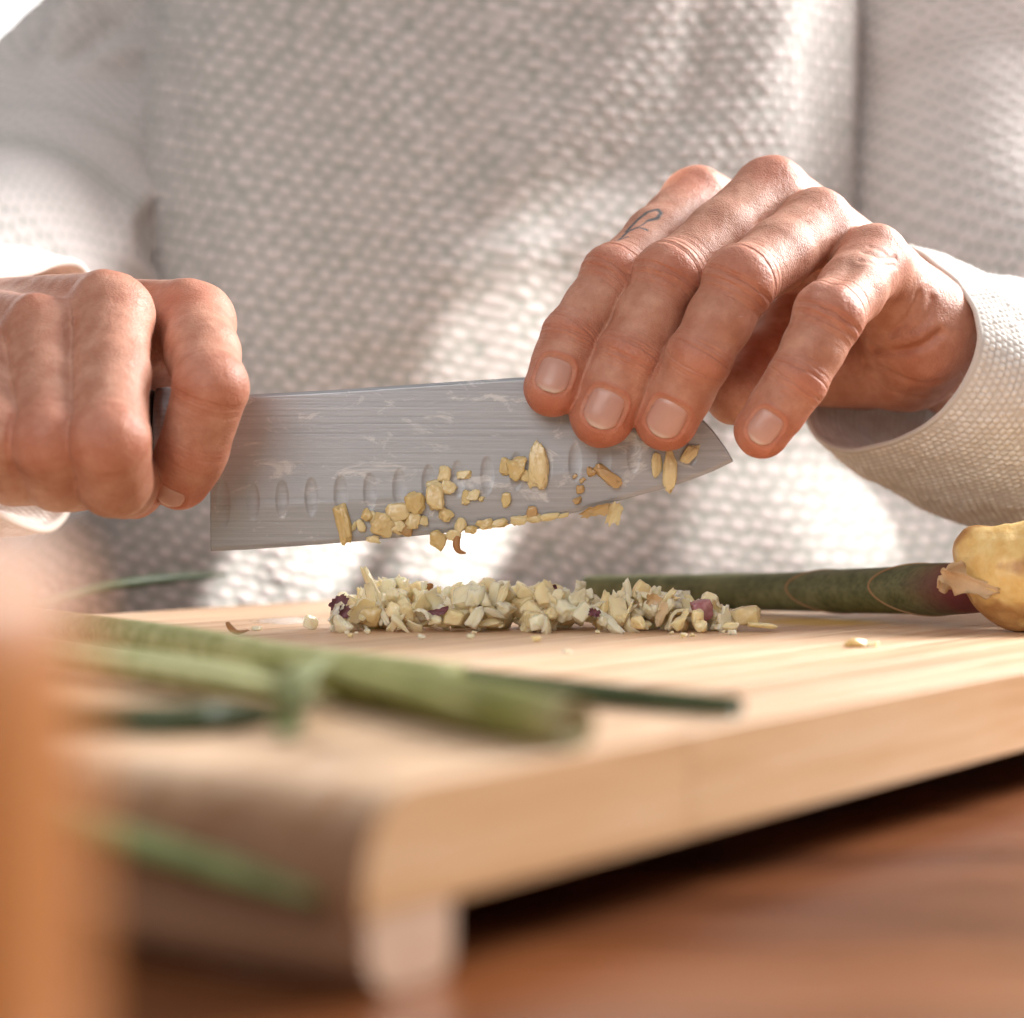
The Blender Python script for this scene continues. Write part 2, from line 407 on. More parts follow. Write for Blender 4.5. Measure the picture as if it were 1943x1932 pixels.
# ------------------------------------------------------------------ cutting board
BA = math.atan2(.816, .578); E1 = np.array((math.cos(BA), math.sin(BA), 0)); E2 = np.array((-math.sin(BA), math.cos(BA), 0))
B0 = np.array((-.0226, .325, 0.0))
board = empty('cutting_board', (B0[0], B0[1], TZ), BA)
tag(board, 'light bamboo cutting board with rounded front nose and foot, garlic heaped on it', 'cutting board')
def L2W(t, s, z): return B0 + E1 * t + E2 * s + np.array((0, 0, z))
BL, BW, BT = 0.52, 0.371, 0.020
bam = Mat('bamboo')
def bamboo():
    m = bam
    v = m.coord('Object', (3.5, 90, 90)); oi = m.n('ShaderNodeObjectInfo')
    cv = m.n('ShaderNodeVectorMath', operation='SCALE'); cv.inputs[0].default_value = (13, 7, 3); m.put(cv.inputs['Scale'], oi.outputs['Random'])
    ad = m.n('ShaderNodeVectorMath', operation='ADD'); m.put(ad.inputs[0], v); m.put(ad.inputs[1], cv.outputs[0]); v = ad.outputs[0]
    n1 = m.noise(v, 1.2, 6, .6, .3); n2 = m.noise(v, 5.5, 4, .65)
    f = m.math('ADD', m.math('MULTIPLY', n1, .6), m.math('MULTIPLY', n2, .4))
    c = m.ramp(f, (.38, (.40, .195, .085)), (.47, (.62, .37, .195)), (.58, (.74, .525, .35)))
    hsv = m.n('ShaderNodeHueSaturation'); m.put(hsv.inputs['Color'], c); m.put(hsv.inputs['Value'], m.math('ADD', m.math('MULTIPLY', oi.outputs['Random'], .2), .88)); c = hsv.outputs[0]
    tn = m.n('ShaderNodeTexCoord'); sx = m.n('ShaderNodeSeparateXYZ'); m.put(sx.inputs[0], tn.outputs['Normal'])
    nose_shade = m.ramp(m.math('ABSOLUTE', sx.outputs[0]), (.35, 0.0), (.85, 1.0))
    c = m.mix(m.math('MULTIPLY', nose_shade, .85), c, m.mix(n2, (.13, .052, .022), (.23, .105, .050)))  # shade on the nose painted into its end-grain brown by face normal
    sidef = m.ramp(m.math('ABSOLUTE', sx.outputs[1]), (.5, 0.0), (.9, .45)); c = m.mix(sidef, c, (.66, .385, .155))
    top_sheen = m.ramp(sx.outputs[2], (.6, 0.0), (.95, .22)); c = m.mix(top_sheen, c, (.78, .62, .49))  # pale sheen of the top face put into the colour
    # a turmeric-yellow juice stain beside the stalk, and one damp patch near the chopped heap
    g = m.n('ShaderNodeTexCoord'); geo = m.n('ShaderNodeNewGeometry')
    def blob(cx, cy, rx, ry, rot):
        mp = m.n('ShaderNodeMapping', vector_type='TEXTURE'); m.put(mp.inputs[0], geo.outputs['Position'])
        mp.inputs['Location'].default_value = (cx, cy, 0); mp.inputs['Rotation'].default_value = (0, 0, rot); mp.inputs['Scale'].default_value = (rx, ry, 1)
        ln = m.n('ShaderNodeVectorMath', operation='LENGTH'); m.put(ln.inputs[0], mp.outputs[0])
        return m.math('ADD', ln.outputs['Value'], m.math('MULTIPLY', m.math('SUBTRACT', m.noise(geo.outputs['Position'], 160, 3), .5), .9))
    s1 = on_board(1560, 1180, 0); s2 = on_board(545, 1178, 0)
    st = m.ramp(blob(s1[0], s1[1], .032, .028, .4), (.4, .75), (1.0, 0.0))
    wet = m.ramp(blob(s2[0], s2[1], .017, .03, 0.0), (.5, 1.0), (.8, 0.0))
    c = m.mix(st, c, (.70, .44, .045))
    c = m.mix(m.math('MULTIPLY', wet, .5), c, (.36, .20, .09))
    ro = m.math('ADD', m.math('MULTIPLY', n2, .2), .36)
    ro = m.math('MULTIPLY', ro, m.math('SUBTRACT', 1.0, m.math('MULTIPLY', wet, .8)))
    m.set(Base_Color=c, Roughness=ro, Normal=m.bump(n2, .18, .0004), Specular_IOR_Level=.5)
    return m.m
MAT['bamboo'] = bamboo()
NS = 18; SW = BW / NS
def strip_mesh(t0, t1, nose):
    """one laminated strip: length along x, width SW along y, top at z=0 relative; rounded nose when nose"""
    prof = []
    if nose:
        r = .0150
        for k in range(9):
            a = math.pi / 2 * k / 8; prof.append((r - r * math.sin(a), -(r - r * math.cos(a))))
        prof.append((.0, -.020 + .0003))
        prof = prof[::1]
    else: prof = [(t0, 0), (t0, -BT)]
    bm = bmesh.new()
    if nose: poly = [(t1, 0)] + prof + [(.0006, -BT), (t1, -BT)]
    else: poly = [(t1, 0)] + prof + [(t1, -BT)]
    g = .00003
    va = [bm.verts.new((x, g, z)) for x, z in poly]; vb = [bm.verts.new((x, SW - g, z)) for x, z in poly]
    bm.faces.new(va); bm.faces.new(vb[::-1])
    n = len(poly)
    for i in range(n): bm.faces.new((va[i], vb[i], vb[(i + 1) % n], va[(i + 1) % n]))
    bmesh.ops.recalc_face_normals(bm, faces=bm.faces)
    ee = [e for e in bm.edges if abs(e.verts[0].co.y - e.verts[1].co.y) < 1e-6]
    bmesh.ops.bevel(bm, geom=ee, offset=.0002, segments=1, affect='EDGES')
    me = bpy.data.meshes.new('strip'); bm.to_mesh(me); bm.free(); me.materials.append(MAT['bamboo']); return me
full = strip_mesh(0, BL, True); JT = .098
first = strip_mesh(0, JT, True); rest = strip_mesh(JT + .00004, BL, False)
def add_strip(me, i):
    o = bpy.data.objects.new('strip', me); COL.objects.link(o); o.parent = board; o.location = (0, i * SW, -TZ); return o
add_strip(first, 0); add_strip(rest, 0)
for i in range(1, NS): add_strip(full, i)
def foot_mesh():
    bm = bmesh.new()
    x0, x1, z0, z1 = .0008, .0225, TZ + .0004, -BT - .0001
    poly = []
    for cx, cz, a0 in ((x1 - .0015, z1 - .0001, 90), (x0 + .0003, z1 - .0001, 180), (x0 + .005, z0 + .005, 180), (x1 - .004, z0 + .004, 270)):
        pass
    r = .0075
    poly = [(x1, z1), (x0, z1)] + [(x0 + r - r * math.cos(a), z0 + r - r * math.sin(a)) for a in np.linspace(0, math.pi / 2, 6)] + \
           [(x1 - .004 + .004 * math.sin(a), z0 + .004 - .004 * math.cos(a)) for a in np.linspace(0, math.pi / 2, 5)]
    va = [bm.verts.new((x, .0, z)) for x, z in poly]; vb = [bm.verts.new((x, BW, z)) for x, z in poly]
    bm.faces.new(va); bm.faces.new(vb[::-1]); n = len(poly)
    for i in range(n): bm.faces.new((va[i], vb[i], vb[(i + 1) % n], va[(i + 1) % n]))
    bmesh.ops.recalc_face_normals(bm, faces=bm.faces)
    me = bpy.data.meshes.new('foot'); bm.to_mesh(me); bm.free(); return me
pale = wood('foot_wood', (.70, .50, .36), (.56, .37, .25), (60, 4, 60), .5)
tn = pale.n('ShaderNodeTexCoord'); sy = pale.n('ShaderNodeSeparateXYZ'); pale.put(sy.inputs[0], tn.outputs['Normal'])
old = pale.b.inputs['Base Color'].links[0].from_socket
pale.set(Base_Color=pale.mix(pale.math('ABSOLUTE', sy.outputs[1]), (.24, .125, .07), old))  # shaded front painted brown by face normal; ends keep the pale wood
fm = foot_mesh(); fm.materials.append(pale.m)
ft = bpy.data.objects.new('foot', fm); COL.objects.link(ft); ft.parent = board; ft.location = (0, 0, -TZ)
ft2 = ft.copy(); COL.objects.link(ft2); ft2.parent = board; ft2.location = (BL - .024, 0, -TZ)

# ------------------------------------------------------------------ knife
KD = 0.700
def knife():
    k = empty('kitchen_knife', P(395, 900, KD))
    tag(k, 'steel kitchen knife with dimpled blade, garlic bits stuck on it, held in both hands', 'knife')
    O = np.array(k.location)
    spine = np.array([(398, 757), (455, 750), (640, 740), (800, 729), (995, 716), (1150, 718), (1240, 734), (1300, 765), (1345, 806), (1375, 846), (1391, 874)], float)
    edge = np.array([(402, 1046), (470, 1043), (638, 1031), (811, 1015), (918, 1003), (1074, 977), (1187, 947), (1284, 920), (1350, 896), (1391, 876)], float)
    nx, ny = 560, 150
    X = np.linspace(400, 1390.5, nx)
    ys = np.interp(X, spine[:, 0], spine[:, 1]); ye = np.interp(X, edge[:, 0], edge[:, 1])
    for arr in (ys, ye):                       # round the polyline
        kk = np.ones(25) / 25; pad = np.pad(arr, 12, mode='edge'); sm = np.convolve(pad, kk, 'valid'); w = np.clip((nx - 1 - np.arange(nx)) / 30, 0, 1); arr[:] = arr * (1 - w) + sm * w
    xs = X.copy()
    t = np.linspace(0, 1, ny)
    YY = ys[:, None] + (ye - ys)[:, None] * t[None]; XX = np.repeat(X[:, None], ny, 1)
    XX = XX + np.where(XX < 410, (np.abs(t - .9)[None] * 0), 0)
    Hh = (ye[:, None] - YY)                                # px above the edge
    # half thickness: flat sides, hollow towards the edge, secondary bevel
    half = np.clip(.00025 + .0011 * np.clip(Hh / 95, 0, 1), 0, .00115) + .0000018 * np.clip(Hh - 95, 0, 200) / 2
    half *= np.clip((Hh + 1) / 9, .12, 1) * np.clip((YY - ys[:, None] + 2) / 7, .6, 1)
    dim = np.zeros_like(XX)
    for i in range(17):
        cx = 425 + 55.5 * i; cy = 957 - .00 * i - (cx - 425) * .085 - max(0, cx - 700) * .055
        e = ((XX - cx) / 12.5)**2 + ((YY - cy) / (36 if i else 46))**2
        dim = np.maximum(dim, np.clip(1.0 - e, 0, 1)**.6)
    half_f = half - dim * .00026
    V = []
    for sgn, hf in ((-1, half_f), (1, half)):
        d = KD + sgn * hf
        V.append(np.stack([(XX - CX) / F * KD, d, HC - (YY - HY) / F * KD], -1) - O)
    V = np.array(V).reshape(-1, 3)
    n1 = nx * ny
    q1 = grid_quads(nx, ny); q2 = grid_quads(nx, ny, off=n1)[:, ::-1]
    def rim(ids): 
        ids = np.asarray(ids); return np.stack([ids[:-1], ids[1:], ids[1:] + n1, ids[:-1] + n1], -1)
    A = np.arange(nx) * ny
    rims = [rim(A)[:, ::-1], rim(A + ny - 1), rim(np.arange(ny)), rim((nx - 1) * ny + np.arange(ny))[:, ::-1]]
    me = np_mesh('blade', V, np.vstack([q1, q2] + rims))
    link('blade', me, MAT['steel'], k)
    # bolster, handle with end cap, rivets
    def loft(name, secs, mat, seg=28):
        R = []
        for (px, py, hw, hd) in secs:
            c = P(px, py, KD); a = np.linspace(0, 2 * np.pi, seg, endpoint=False)
            ca, sa = np.cos(a), np.sin(a); p = 2 / 2.6
            R.append(np.stack([np.full(seg, c[0]), c[1] + hd * np.sign(ca) * np.abs(ca)**p, c[2] + hw * np.sign(sa) * np.abs(sa)**p], -1))
        R = np.array(R); n = len(secs)
        V = np.vstack([R.reshape(-1, 3), R[0].mean(0), R[-1].mean(0)]) - O
        faces = grid_quads(n, seg, False, True).tolist()
        a, b = n * seg, n * seg + 1
        for j in range(seg): faces += [[(j + 1) % seg, j, a], [(n - 1) * seg + j, (n - 1) * seg + (j + 1) % seg, b]]
        m = bpy.data.meshes.new(name); m.from_pydata(V.tolist(), [], faces); m.update()
        bm = bmesh.new(); bm.from_mesh(m); bmesh.ops.recalc_face_normals(bm, faces=bm.faces); bm.to_mesh(m); bm.free()
        return link(name, m, mat, k)
    loft('bolster', [(297, 808, .0112, .0078), (300, 808, .0124, .0088), (318, 808, .0128, .009), (345, 812, .0125, .0075), (380, 822, .0122, .0035), (402, 832, .0125, .0014)], MAT['steel'])
    loft('handle', [(297, 808, .0108, .0074), (290, 808, .0118, .0082), (200, 813, .0128, .0095), (60, 820, .0135, .0105), (-100, 828, .0132, .0105), (-250, 835, .0150, .0105), (-300, 838, .0150, .0100), (-312, 839, .012, .008)], MAT['handle'])
    return k
knife()

# ------------------------------------------------------------------ the person: hands, arms, sweater
def finger_dist(fg, p):
    return min(np.linalg.norm(p - a - np.clip((p - a) @ (b - a) / ((b - a) @ (b - a)), 0, 1) * (b - a)) - (ra + (rb - ra) * np.clip((p - a) @ (b - a) / ((b - a) @ (b - a)), 0, 1)) for a, b, ra, rb in zip(fg['pts'][:-1], fg['pts'][1:], fg['rad'][:-1], fg['rad'][1:]))

def sdf_fingers(fld, fingers, kk=.0014):
    """each finger is its own field so that neighbours meet in a crease"""
    for fg in fingers:
        J = fg['J']; f2 = Field(fld.lo, fld.lo + fld.h * (np.array(fld.n) - 1), fld.h) if False else None
        pts = [P(*j[:3]) for j in J]; rad = [j[3] for j in J]
        lo = np.min([p - r for p, r in zip(pts, rad)], 0) - .006; hi = np.max([p + r for p, r in zip(pts, rad)], 0) + .006
        sl = fld.box(lo, hi)
        sub = Field.__new__(Field); sub.h = fld.h; sub.ax = [fld.ax[k][sl[k]] for k in range(3)]
        sub.n = np.array([len(a) for a in sub.ax]); sub.lo = np.array([a[0] for a in sub.ax], float); sub.D = np.full(sub.n, .05, np.float32)
        for a, b, ra, rb in zip(pts[:-1], pts[1:], rad[:-1], rad[1:]):
            mid = (a + b) / 2; rm = (ra + rb) / 2 * fg.get('waist', .985)
            sub.cone(a, mid, ra, rm, fg.get('k', .003)); sub.cone(mid, b, rm, rb, fg.get('k', .003))
        for (px, py, d, r) in fg.get('extra', ()): sub.ball(P(px, py, d), r, .004)
        fld.blend(sl, sub.D, kk)
        fg['pts'] = pts; fg['rad'] = rad

def polyline_coord(V, pts):
    """signed axial coordinate along a polyline and distance to it"""
    best = np.full(len(V), 9.0); ax = np.zeros(len(V)); acc = 0.0
    for a, b in zip(pts[:-1], pts[1:]):
        v = b - a; L = np.linalg.norm(v); t = np.clip(((V - a) @ v) / L**2, 0, 1)
        d = np.linalg.norm(V - a - t[:, None] * v, axis=1); m = d < best
        best[m] = d[m]; ax[m] = acc + t[m] * L; acc += L
    return ax, best

def nail_frame(fg):
    a, b = fg['pts'][-2], fg['pts'][-1]; u = nrm(b - a)
    n = np.array(fg['nail_dir'], float); n = nrm(n - u * (n @ u)); v = np.cross(u, n)
    return b, u, v, n

def vertex_normals(V, Q):
    fn = np.cross(V[Q[:, 2]] - V[Q[:, 0]], V[Q[:, 3]] - V[Q[:, 1]]); N = np.zeros_like(V)
    for k in range(4):
        for c in range(3): N[:, c] += np.bincount(Q[:, k], weights=fn[:, c], minlength=len(V))
    return nrm(N)

def finish_hand(fld, fingers, redspots, folds=(), ink=None, fold_scale=1.0):
    V, Q = fld.mesh(); V = smooth_mesh(V, Q, 3)
    N = vertex_normals(V, Q)
    red = np.zeros(len(V)); wr = np.zeros(len(V)); AX = np.zeros(len(V)); near = np.full(len(V), .0145)
    disp = np.zeros(len(V))
    for fg in fingers:
        ax, d = polyline_coord(V, fg['pts']); m = d < near; near[m] = d[m]; AX[m] = ax[m]
        L = np.cumsum([0] + [np.linalg.norm(b - a) for a, b in zip(fg['pts'][:-1], fg['pts'][1:])])
        dn = nrm(np.array(fg['nail_dir'], float)); dors = np.clip(N @ dn, 0, 1)**.7
        mm = m.astype(float)
        for jn, (w, amp, per) in fg.get('joints', {}).items():
            s = ax - L[jn]
            g = np.exp(-(s / w)**2) * dors * mm
            wr = np.where(m, np.maximum(wr * m, g), wr)
            wob = vnoise(V, 130, 2) * 1.3
            disp += fold_scale * amp * g * np.cos(2 * np.pi * s / per + wob) + amp * .35 * g * np.exp(-(s / (w * .75))**2)
            red = np.maximum(red, .42 * g)
        # fingertips redder
        end = L[-1]
        red = np.maximum(red, mm * .72 * np.clip((ax - (end - .014)) / .016, 0, 1) * (0.55 + .45 * np.clip(-N[:, 2] + .2, 0, 1)))
        if 'nail' in fg:
            b, u, v, n = nail_frame(fg); s0, s1, wdt = fg['nail']
            r = V - b; s = r @ u; th = np.arctan2(r @ v, r @ n); R = np.hypot(r @ v, r @ n)
            x = th * R / (wdt / 2); y = (s - (s0 + s1) / 2) / ((s1 - s0) / 2)
            q = (np.abs(x)**3.0 + np.abs(y)**3.0)**(1 / 3.0)
            ok = m & (np.abs(th) < 1.6) & (d < .02)
            ins = np.clip((1.0 - q) / .12, 0, 1) * ok
            ring = np.exp(-((q - 1.16) / .11)**2) * ok * np.where(y > .45, .15, 1.0)
            groove = np.exp(-((q - 1.0) / .06)**2) * ok
            disp += -.00055 * ins + .00042 * ring - .00035 * groove
            wr *= 1 - .9 * np.clip(ins + ring, 0, 1); red = np.maximum(red, .55 * ring)
    for (px, py, d, rad_, amt) in redspots:
        r = np.linalg.norm(V - P(px, py, d), axis=1); red = np.maximum(red, amt * np.exp(-(r / rad_)**2))
    for path, wid, amp in folds:                 # skin folds and creases on palm and wrist
        pts = [P(*p) for p in path]; ax, d = polyline_coord(V, pts); disp += amp * np.exp(-(d / wid)**2)
    disp += .00025 * vnoise(V, 120, 2) + .00010 * vnoise(V, 420, 2)
    V = V + N * disp[:, None]
    IK = np.zeros(len(V))
    if ink:
        for path, wid in ink:
            pts = [P(*p) for p in path]; ax, d = polyline_coord(V, pts)
            d2 = d
            IK = np.maximum(IK, np.clip(1.5 - d2 / wid, 0, 1))
    return V, Q, dict(red=np.clip(red, 0, 1), wr=wr, ax=AX, ink=IK)

def ray_depth(fld, px, py, d0=.55, d1=.85):
    """depth at which the ray through a photograph pixel meets the sculpted surface"""
    ds = np.arange(d0, d1, .0004); pts = np.stack([P(px, py, d) for d in ds]); ok = ((pts > fld.lo) & (pts < fld.lo + fld.h * (fld.n - 1))).all(1)
    v = np.where(ok, fld.sample(pts), 1); i = np.argmax(v < 0); return ds[i] if v[i] < 0 else None

def make_nail(fld, fg, parent):
    b, u, v, n = nail_frame(fg); s0, s1, wdt = fg['nail']
    ns, nt = 26, 22
    A = np.linspace(-1, 1, ns); T = np.linspace(-1, 1, nt)
    r0 = fg['rad'][-1]; G = np.zeros((ns, nt, 3)); AL = np.zeros((ns, nt))
    hw = wdt / 2 / r0
    for i, a in enumerate(A):
        sh = (1 - abs(a)**3.6)**(1 / 3.6) if a < 0 else (1 - abs(a)**4.5 * .97)**(1 / 3.2)
        sh = max(sh, .05)
        for j, t in enumerate(T):
            th = t * hw * sh
            end_curve = -.0009 * (t * sh)**2 if a > 0 else 0
            s = (s0 + s1) / 2 + a * (s1 - s0) / 2 + end_curve * max(a, 0)
            dirv = math.cos(th) * n + math.sin(th) * v
            base = b + u * min(s, .004)
            if s > .004: base = b + u * s
            rr = r0 * 1.8; p = base + dirv * rr
            for _ in range(60):
                dd = finger_dist(fg, p)
                if dd < .00005: break
                rr -= min(dd * .8, .001); p = base + dirv * rr
                if rr < r0 * .3: break
            edge = max(abs(a)**6, (abs(t))**6)
            off = .00035 - .0009 * edge if a < .5 else .00035 - .0009 * abs(t)**8
            G[i, j] = p + dirv * off; AL[i, j] = (a + 1) / 2
    for _ in range(4):     # even out
        G[1:-1, :] = .5 * G[1:-1, :] + .25 * (G[2:, :] + G[:-2, :])
    # lengthen free edge straight, give it thickness
    up = G.reshape(-1, 3)
    nn = vertex_normals(up, grid_quads(ns, nt))
    if np.mean(nn @ n) < 0: nn = -nn
    lowr = up - nn * .0004
    Q1 = grid_quads(ns, nt); Q2 = grid_quads(ns, nt, off=ns * nt)[:, ::-1]
    def rim(ids): ids = np.asarray(ids); return np.stack([ids[:-1], ids[1:], ids[1:] + ns * nt, ids[:-1] + ns * nt], -1)
    R = [rim(np.arange(nt))[:, ::-1], rim((ns - 1) * nt + np.arange(nt)), rim(np.arange(ns) * nt), rim(np.arange(ns) * nt + nt - 1)[:, ::-1]]
    me = np_mesh('fingernail', np.vstack([up, lowr]), np.vstack([Q1, Q2] + R), {'along': np.concatenate([AL.ravel()] * 2)})
    bm = bmesh.new(); bm.from_mesh(me); bmesh.ops.recalc_face_normals(bm, faces=bm.faces); bm.to_mesh(me); bm.free()
    return link('fingernail', me, MAT['nail'], parent)

HS = .00055
# ---- hand that steadies the blade tip (its fingers hang over the spine)
JW = {1: (.0075, .00034, .0030), 2: (.0050, .00020, .0022)}
RF = [
    dict(J=[(1318, 386, .750, .0118), (1166, 528, .703, .0098), (1083, 640, .694, .0092), (1049, 736, .6895, .0095)], nail_dir=(-.10, -1, .12), nail=(-.0078, .0045, .0125), joints=JW,
         extra=[(1160, 520, .7025, .0095)]),
    dict(J=[(1460, 372, .732, .0126), (1270, 528, .694, .0106), (1194, 676, .688, .0104), (1143, 788, .6885, .0106)], nail_dir=(-.02, -1, .12), nail=(-.0085, .0048, .0135), joints=JW,
         extra=[(1266, 520, .694, .0101)]),
    dict(J=[(1545, 432, .718, .0122), (1404, 538, .683, .0109), (1324, 682, .680, .0102), (1264, 796, .6875, .0103)], nail_dir=(.02, -1, .15), nail=(-.0095, .0034, .0135), joints=JW,
         extra=[(1404, 530, .683, .0103)]),
    dict(J=[(1655, 500, .708, .0118), (1574, 602, .675, .0103), (1512, 722, .671, .0093), (1446, 817, .673, .0090)], nail_dir=(.06, -1, .18), nail=(-.0072, .0042, .0108), joints=JW,
         extra=[(1568, 594, .674, .0095)]),
]
def right_hand():
    lo = P(960, 930, .78); hi = P(2010, 260, .78)
    fld = Field((lo[0], .645, min(lo[2], hi[2])), (hi[0], .830, max(lo[2], hi[2])), HS)
    sdf_fingers(fld, RF)
    # palm: metacarpals, heel of the hand, ball of the thumb, all blended
    k = .007
    C = [(1700, 590, .800, .0165), (1740, 600, .790, .0165), (1765, 625, .780, .0165), (1785, 650, .765, .0165)]
    M = [(1318, 388, .752, .0118), (1460, 374, .734, .0126), (1545, 434, .720, .0122), (1653, 502, .711, .0118)]
    pal = Field.__new__(Field); pal.__dict__.update(fld.__dict__); pal.D = np.full(fld.n, .05, np.float32)
    for (mp, cp) in zip(M, C): pal.cone(P(*mp[:3]), P(*cp[:3]), mp[3], cp[3], k)
    for a, b in ((0, 1), (1, 2), (2, 3)):      # web between the metacarpals
        pa = .5 * (P(*M[a][:3]) + P(*M[b][:3])); pb = .5 * (P(*C[a][:3]) + P(*C[b][:3]))
        pal.cone(pa * .90 + pb * .10 + np.array((0, .003, -.004)), pb, .0095, .014, k)
    # heel under the little finger
    pal.cone(P(1748, 632, .738), P(1668, 545, .722), .0195, .0120, .006)
    pal.cone(P(1748, 632, .738), P(1722, 690, .752), .0195, .0160, .006)
    pal.cone(P(1722, 690, .752), P(1630, 700, .765), .0155, .0140, .006)
    # wrist and forearm
    pal.cone(P(1760, 635, .770), P(1960, 740, .815), .0235, .0255, .010)
    # thumb behind the blade
    pal.cone(P(1660, 640, .785), P(1500, 650, .768), .0185, .0160, .008)
    pal.cone(P(1640, 700, .785), P(1500, 690, .765), .0150, .0140, .008)
    pal.cone(P(1500, 665, .765), P(1440, 705, .738), .0150, .0125, .004)
    pal.cone(P(1440, 705, .738), P(1394, 750, .7150), .0120, .0100, .004)
    # extensor tendons
    for (mp, cp) in zip(M, C):
        a = P(*mp[:3]) + np.array((.002, -.004, .0075)); b = P(*cp[:3]) + np.array((.004, -.006, .011))
        pal.cone(a, b, .0042, .0030, .005)
    fld.blend(tuple(slice(0, n) for n in fld.n), pal.D, .0045)
    # the dip between knuckles, palm crease under the heel
    reds = [(1318, 350, .74, .009, .55), (1460, 320, .725, .010, .55), (1590, 400, .71, .009, .4), (1690, 480, .70, .009, .35), (1450, 650, .72, .016, .55), (1770, 720, .72, .016, .3), (1500, 830, .67, .01, .5)]
    def S(px, py):
        d = ray_depth(fld, px, py); return (px, py, d if d else .72)
    folds = [([S(1742, 560), S(1725, 600), S(1690, 632)], .0016, -.0010), ([S(1768, 568), S(1758, 605), S(1740, 625)], .0016, -.0007),
             ([S(1782, 634), S(1750, 657), S(1710, 668), S(1655, 664)], .0019, -.0021), ([S(1775, 618), S(1740, 640), S(1690, 646)], .0032, .0010),
             ([S(1640, 690), S(1680, 700), S(1730, 722), S(1780, 725)], .0014, -.0006), ([S(1655, 720), S(1700, 745), S(1750, 752)], .0013, -.0005),
             ([S(1640, 480), S(1670, 492), S(1700, 490)], .0011, -.0005), ([S(1632, 494), S(1664, 505), S(1696, 503)], .0011, -.0005), ([S(1650, 470), S(1680, 480)], .0010, -.0004),
             ([S(1618, 505), S(1590, 530), S(1560, 550)], .0030, -.0012)]
    def zi(x, y): return S(950 + x * .514, 280 + y * .514)
    ink = [([zi(425, 345), zi(470, 312), zi(505, 298), zi(540, 305)], .00055), ([zi(465, 312), zi(500, 272), zi(540, 240), zi(580, 228), zi(592, 242), zi(578, 262), zi(545, 270)], .00068),
           ([zi(505, 298), zi(525, 285), zi(545, 268)], .00032), ([zi(440, 340), zi(470, 330)], .00032)]
    V, Q, A = finish_hand(fld, RF, reds, folds, ink); A['wr'] *= .7
    return fld, V, Q, A

# ---- fist round the handle
JL = {1: (.0075, .00014, .0034), 2: (.005, .00008, .0025)}
LF = [
    dict(J=[(370, 610, .700, .0124), (400, 735, .660, .0110), (368, 852, .667, .0102), (340, 908, .6735, .0099)], nail_dir=(.05, -1, -.12), nail=(-.0025, .0055, .0112), joints=JL, waist=.97, k=.004),
    dict(J=[(212, 598, .678, .0126), (206, 838, .636, .0119), (216, 910, .648, .0112), (252, 925, .675, .0100)], nail_dir=(0, -1, -.1), joints={1: (.008, .00012, .004)}, waist=.97, k=.003),
    dict(J=[(84, 642, .672, .0122), (93, 836, .638, .0113), (112, 902, .650, .0106), (150, 912, .676, .0098)], nail_dir=(0, -1, -.1), joints={1: (.008, .00012, .004)}, waist=.97, k=.003),
    dict(J=[(-34, 694, .668, .0115), (0, 828, .640, .0104), (28, 895, .651, .0098), (66, 905, .676, .0090)], nail_dir=(0, -1, -.1), waist=.97, k=.003),
]
def left_hand():
    lo = P(-330, 1030, .74); hi = P(500, 490, .74)
    fld = Field((lo[0], .622, lo[2] + .008), (hi[0] + .016, .790, hi[2]), HS * 1.1)
    sdf_fingers(fld, LF, .0016)
    pal = Field.__new__(Field); pal.__dict__.update(fld.__dict__); pal.D = np.full(fld.n, .05, np.float32)
    k = .0055
    M = [(370, 612, .702, .0124), (212, 600, .680, .0128), (84, 644, .674, .0124), (-34, 694, .671, .0116)]
    C = [(60, 622, .752, .016), (0, 625, .748, .017), (-70, 640, .742, .017), (-130, 670, .736, .016)]
    for (mp, cp) in zip(M, C): pal.cone(P(*mp[:3]), P(*cp[:3]), mp[3], cp[3], k)
    for a in range(3):
        pa = .5 * (P(*M[a][:3]) + P(*M[a + 1][:3])); pb = .5 * (P(*C[a][:3]) + P(*C[a + 1][:3]))
        pal.cone(pa + np.array((0, .009, -.005)), pb, .0095, .013, k)
    # thumb closes behind the handle and blade
    pal.cone(P(60, 720, .755), P(220, 790, .748), .018, .014, .008); pal.cone(P(220, 790, .748), P(330, 800, .732), .0135, .0115, .004); pal.cone(P(330, 800, .732), P(400, 815, .7165), .0112, .0102, .004)
    pal.cone(P(230, 670, .722), P(330, 740, .722), .0135, .0120, .006); pal.cone(P(200, 700, .728), P(300, 790, .728), .014, .013, .006)
    pal.cone(P(-20, 800, .735), P(120, 820, .740), .016, .015, .008)
    pal.cone(P(-60, 690, .748), P(-330, 700, .770), .025, .026, .010)
    for (mp, cp) in zip(M, C):
        pal.cone(P(*mp[:3]) + np.array((-.003, -.004, .0092)), P(*cp[:3]) + np.array((0, -.004, .0135)), .0042, .003, .004)
    fld.blend(tuple(slice(0, n) for n in fld.n), pal.D, .005)
    reds = [(215, 545, .683, .010, .65), (366, 575, .692, .010, .5), (400, 735, .648, .008, .4), (80, 575, .675, .010, .5), (195, 870, .640, .012, .4), (140, 660, .68, .01, .4)]
    V, Q, A = finish_hand(fld, LF, reds)
    return fld, V, Q, A

rf, V1, Q1, A1 = right_hand()
lf, V2, Q2, A2 = left_hand(); A2['wr'] = A2['wr'] * .35; A2['ax'] = A2['ax'] * .8
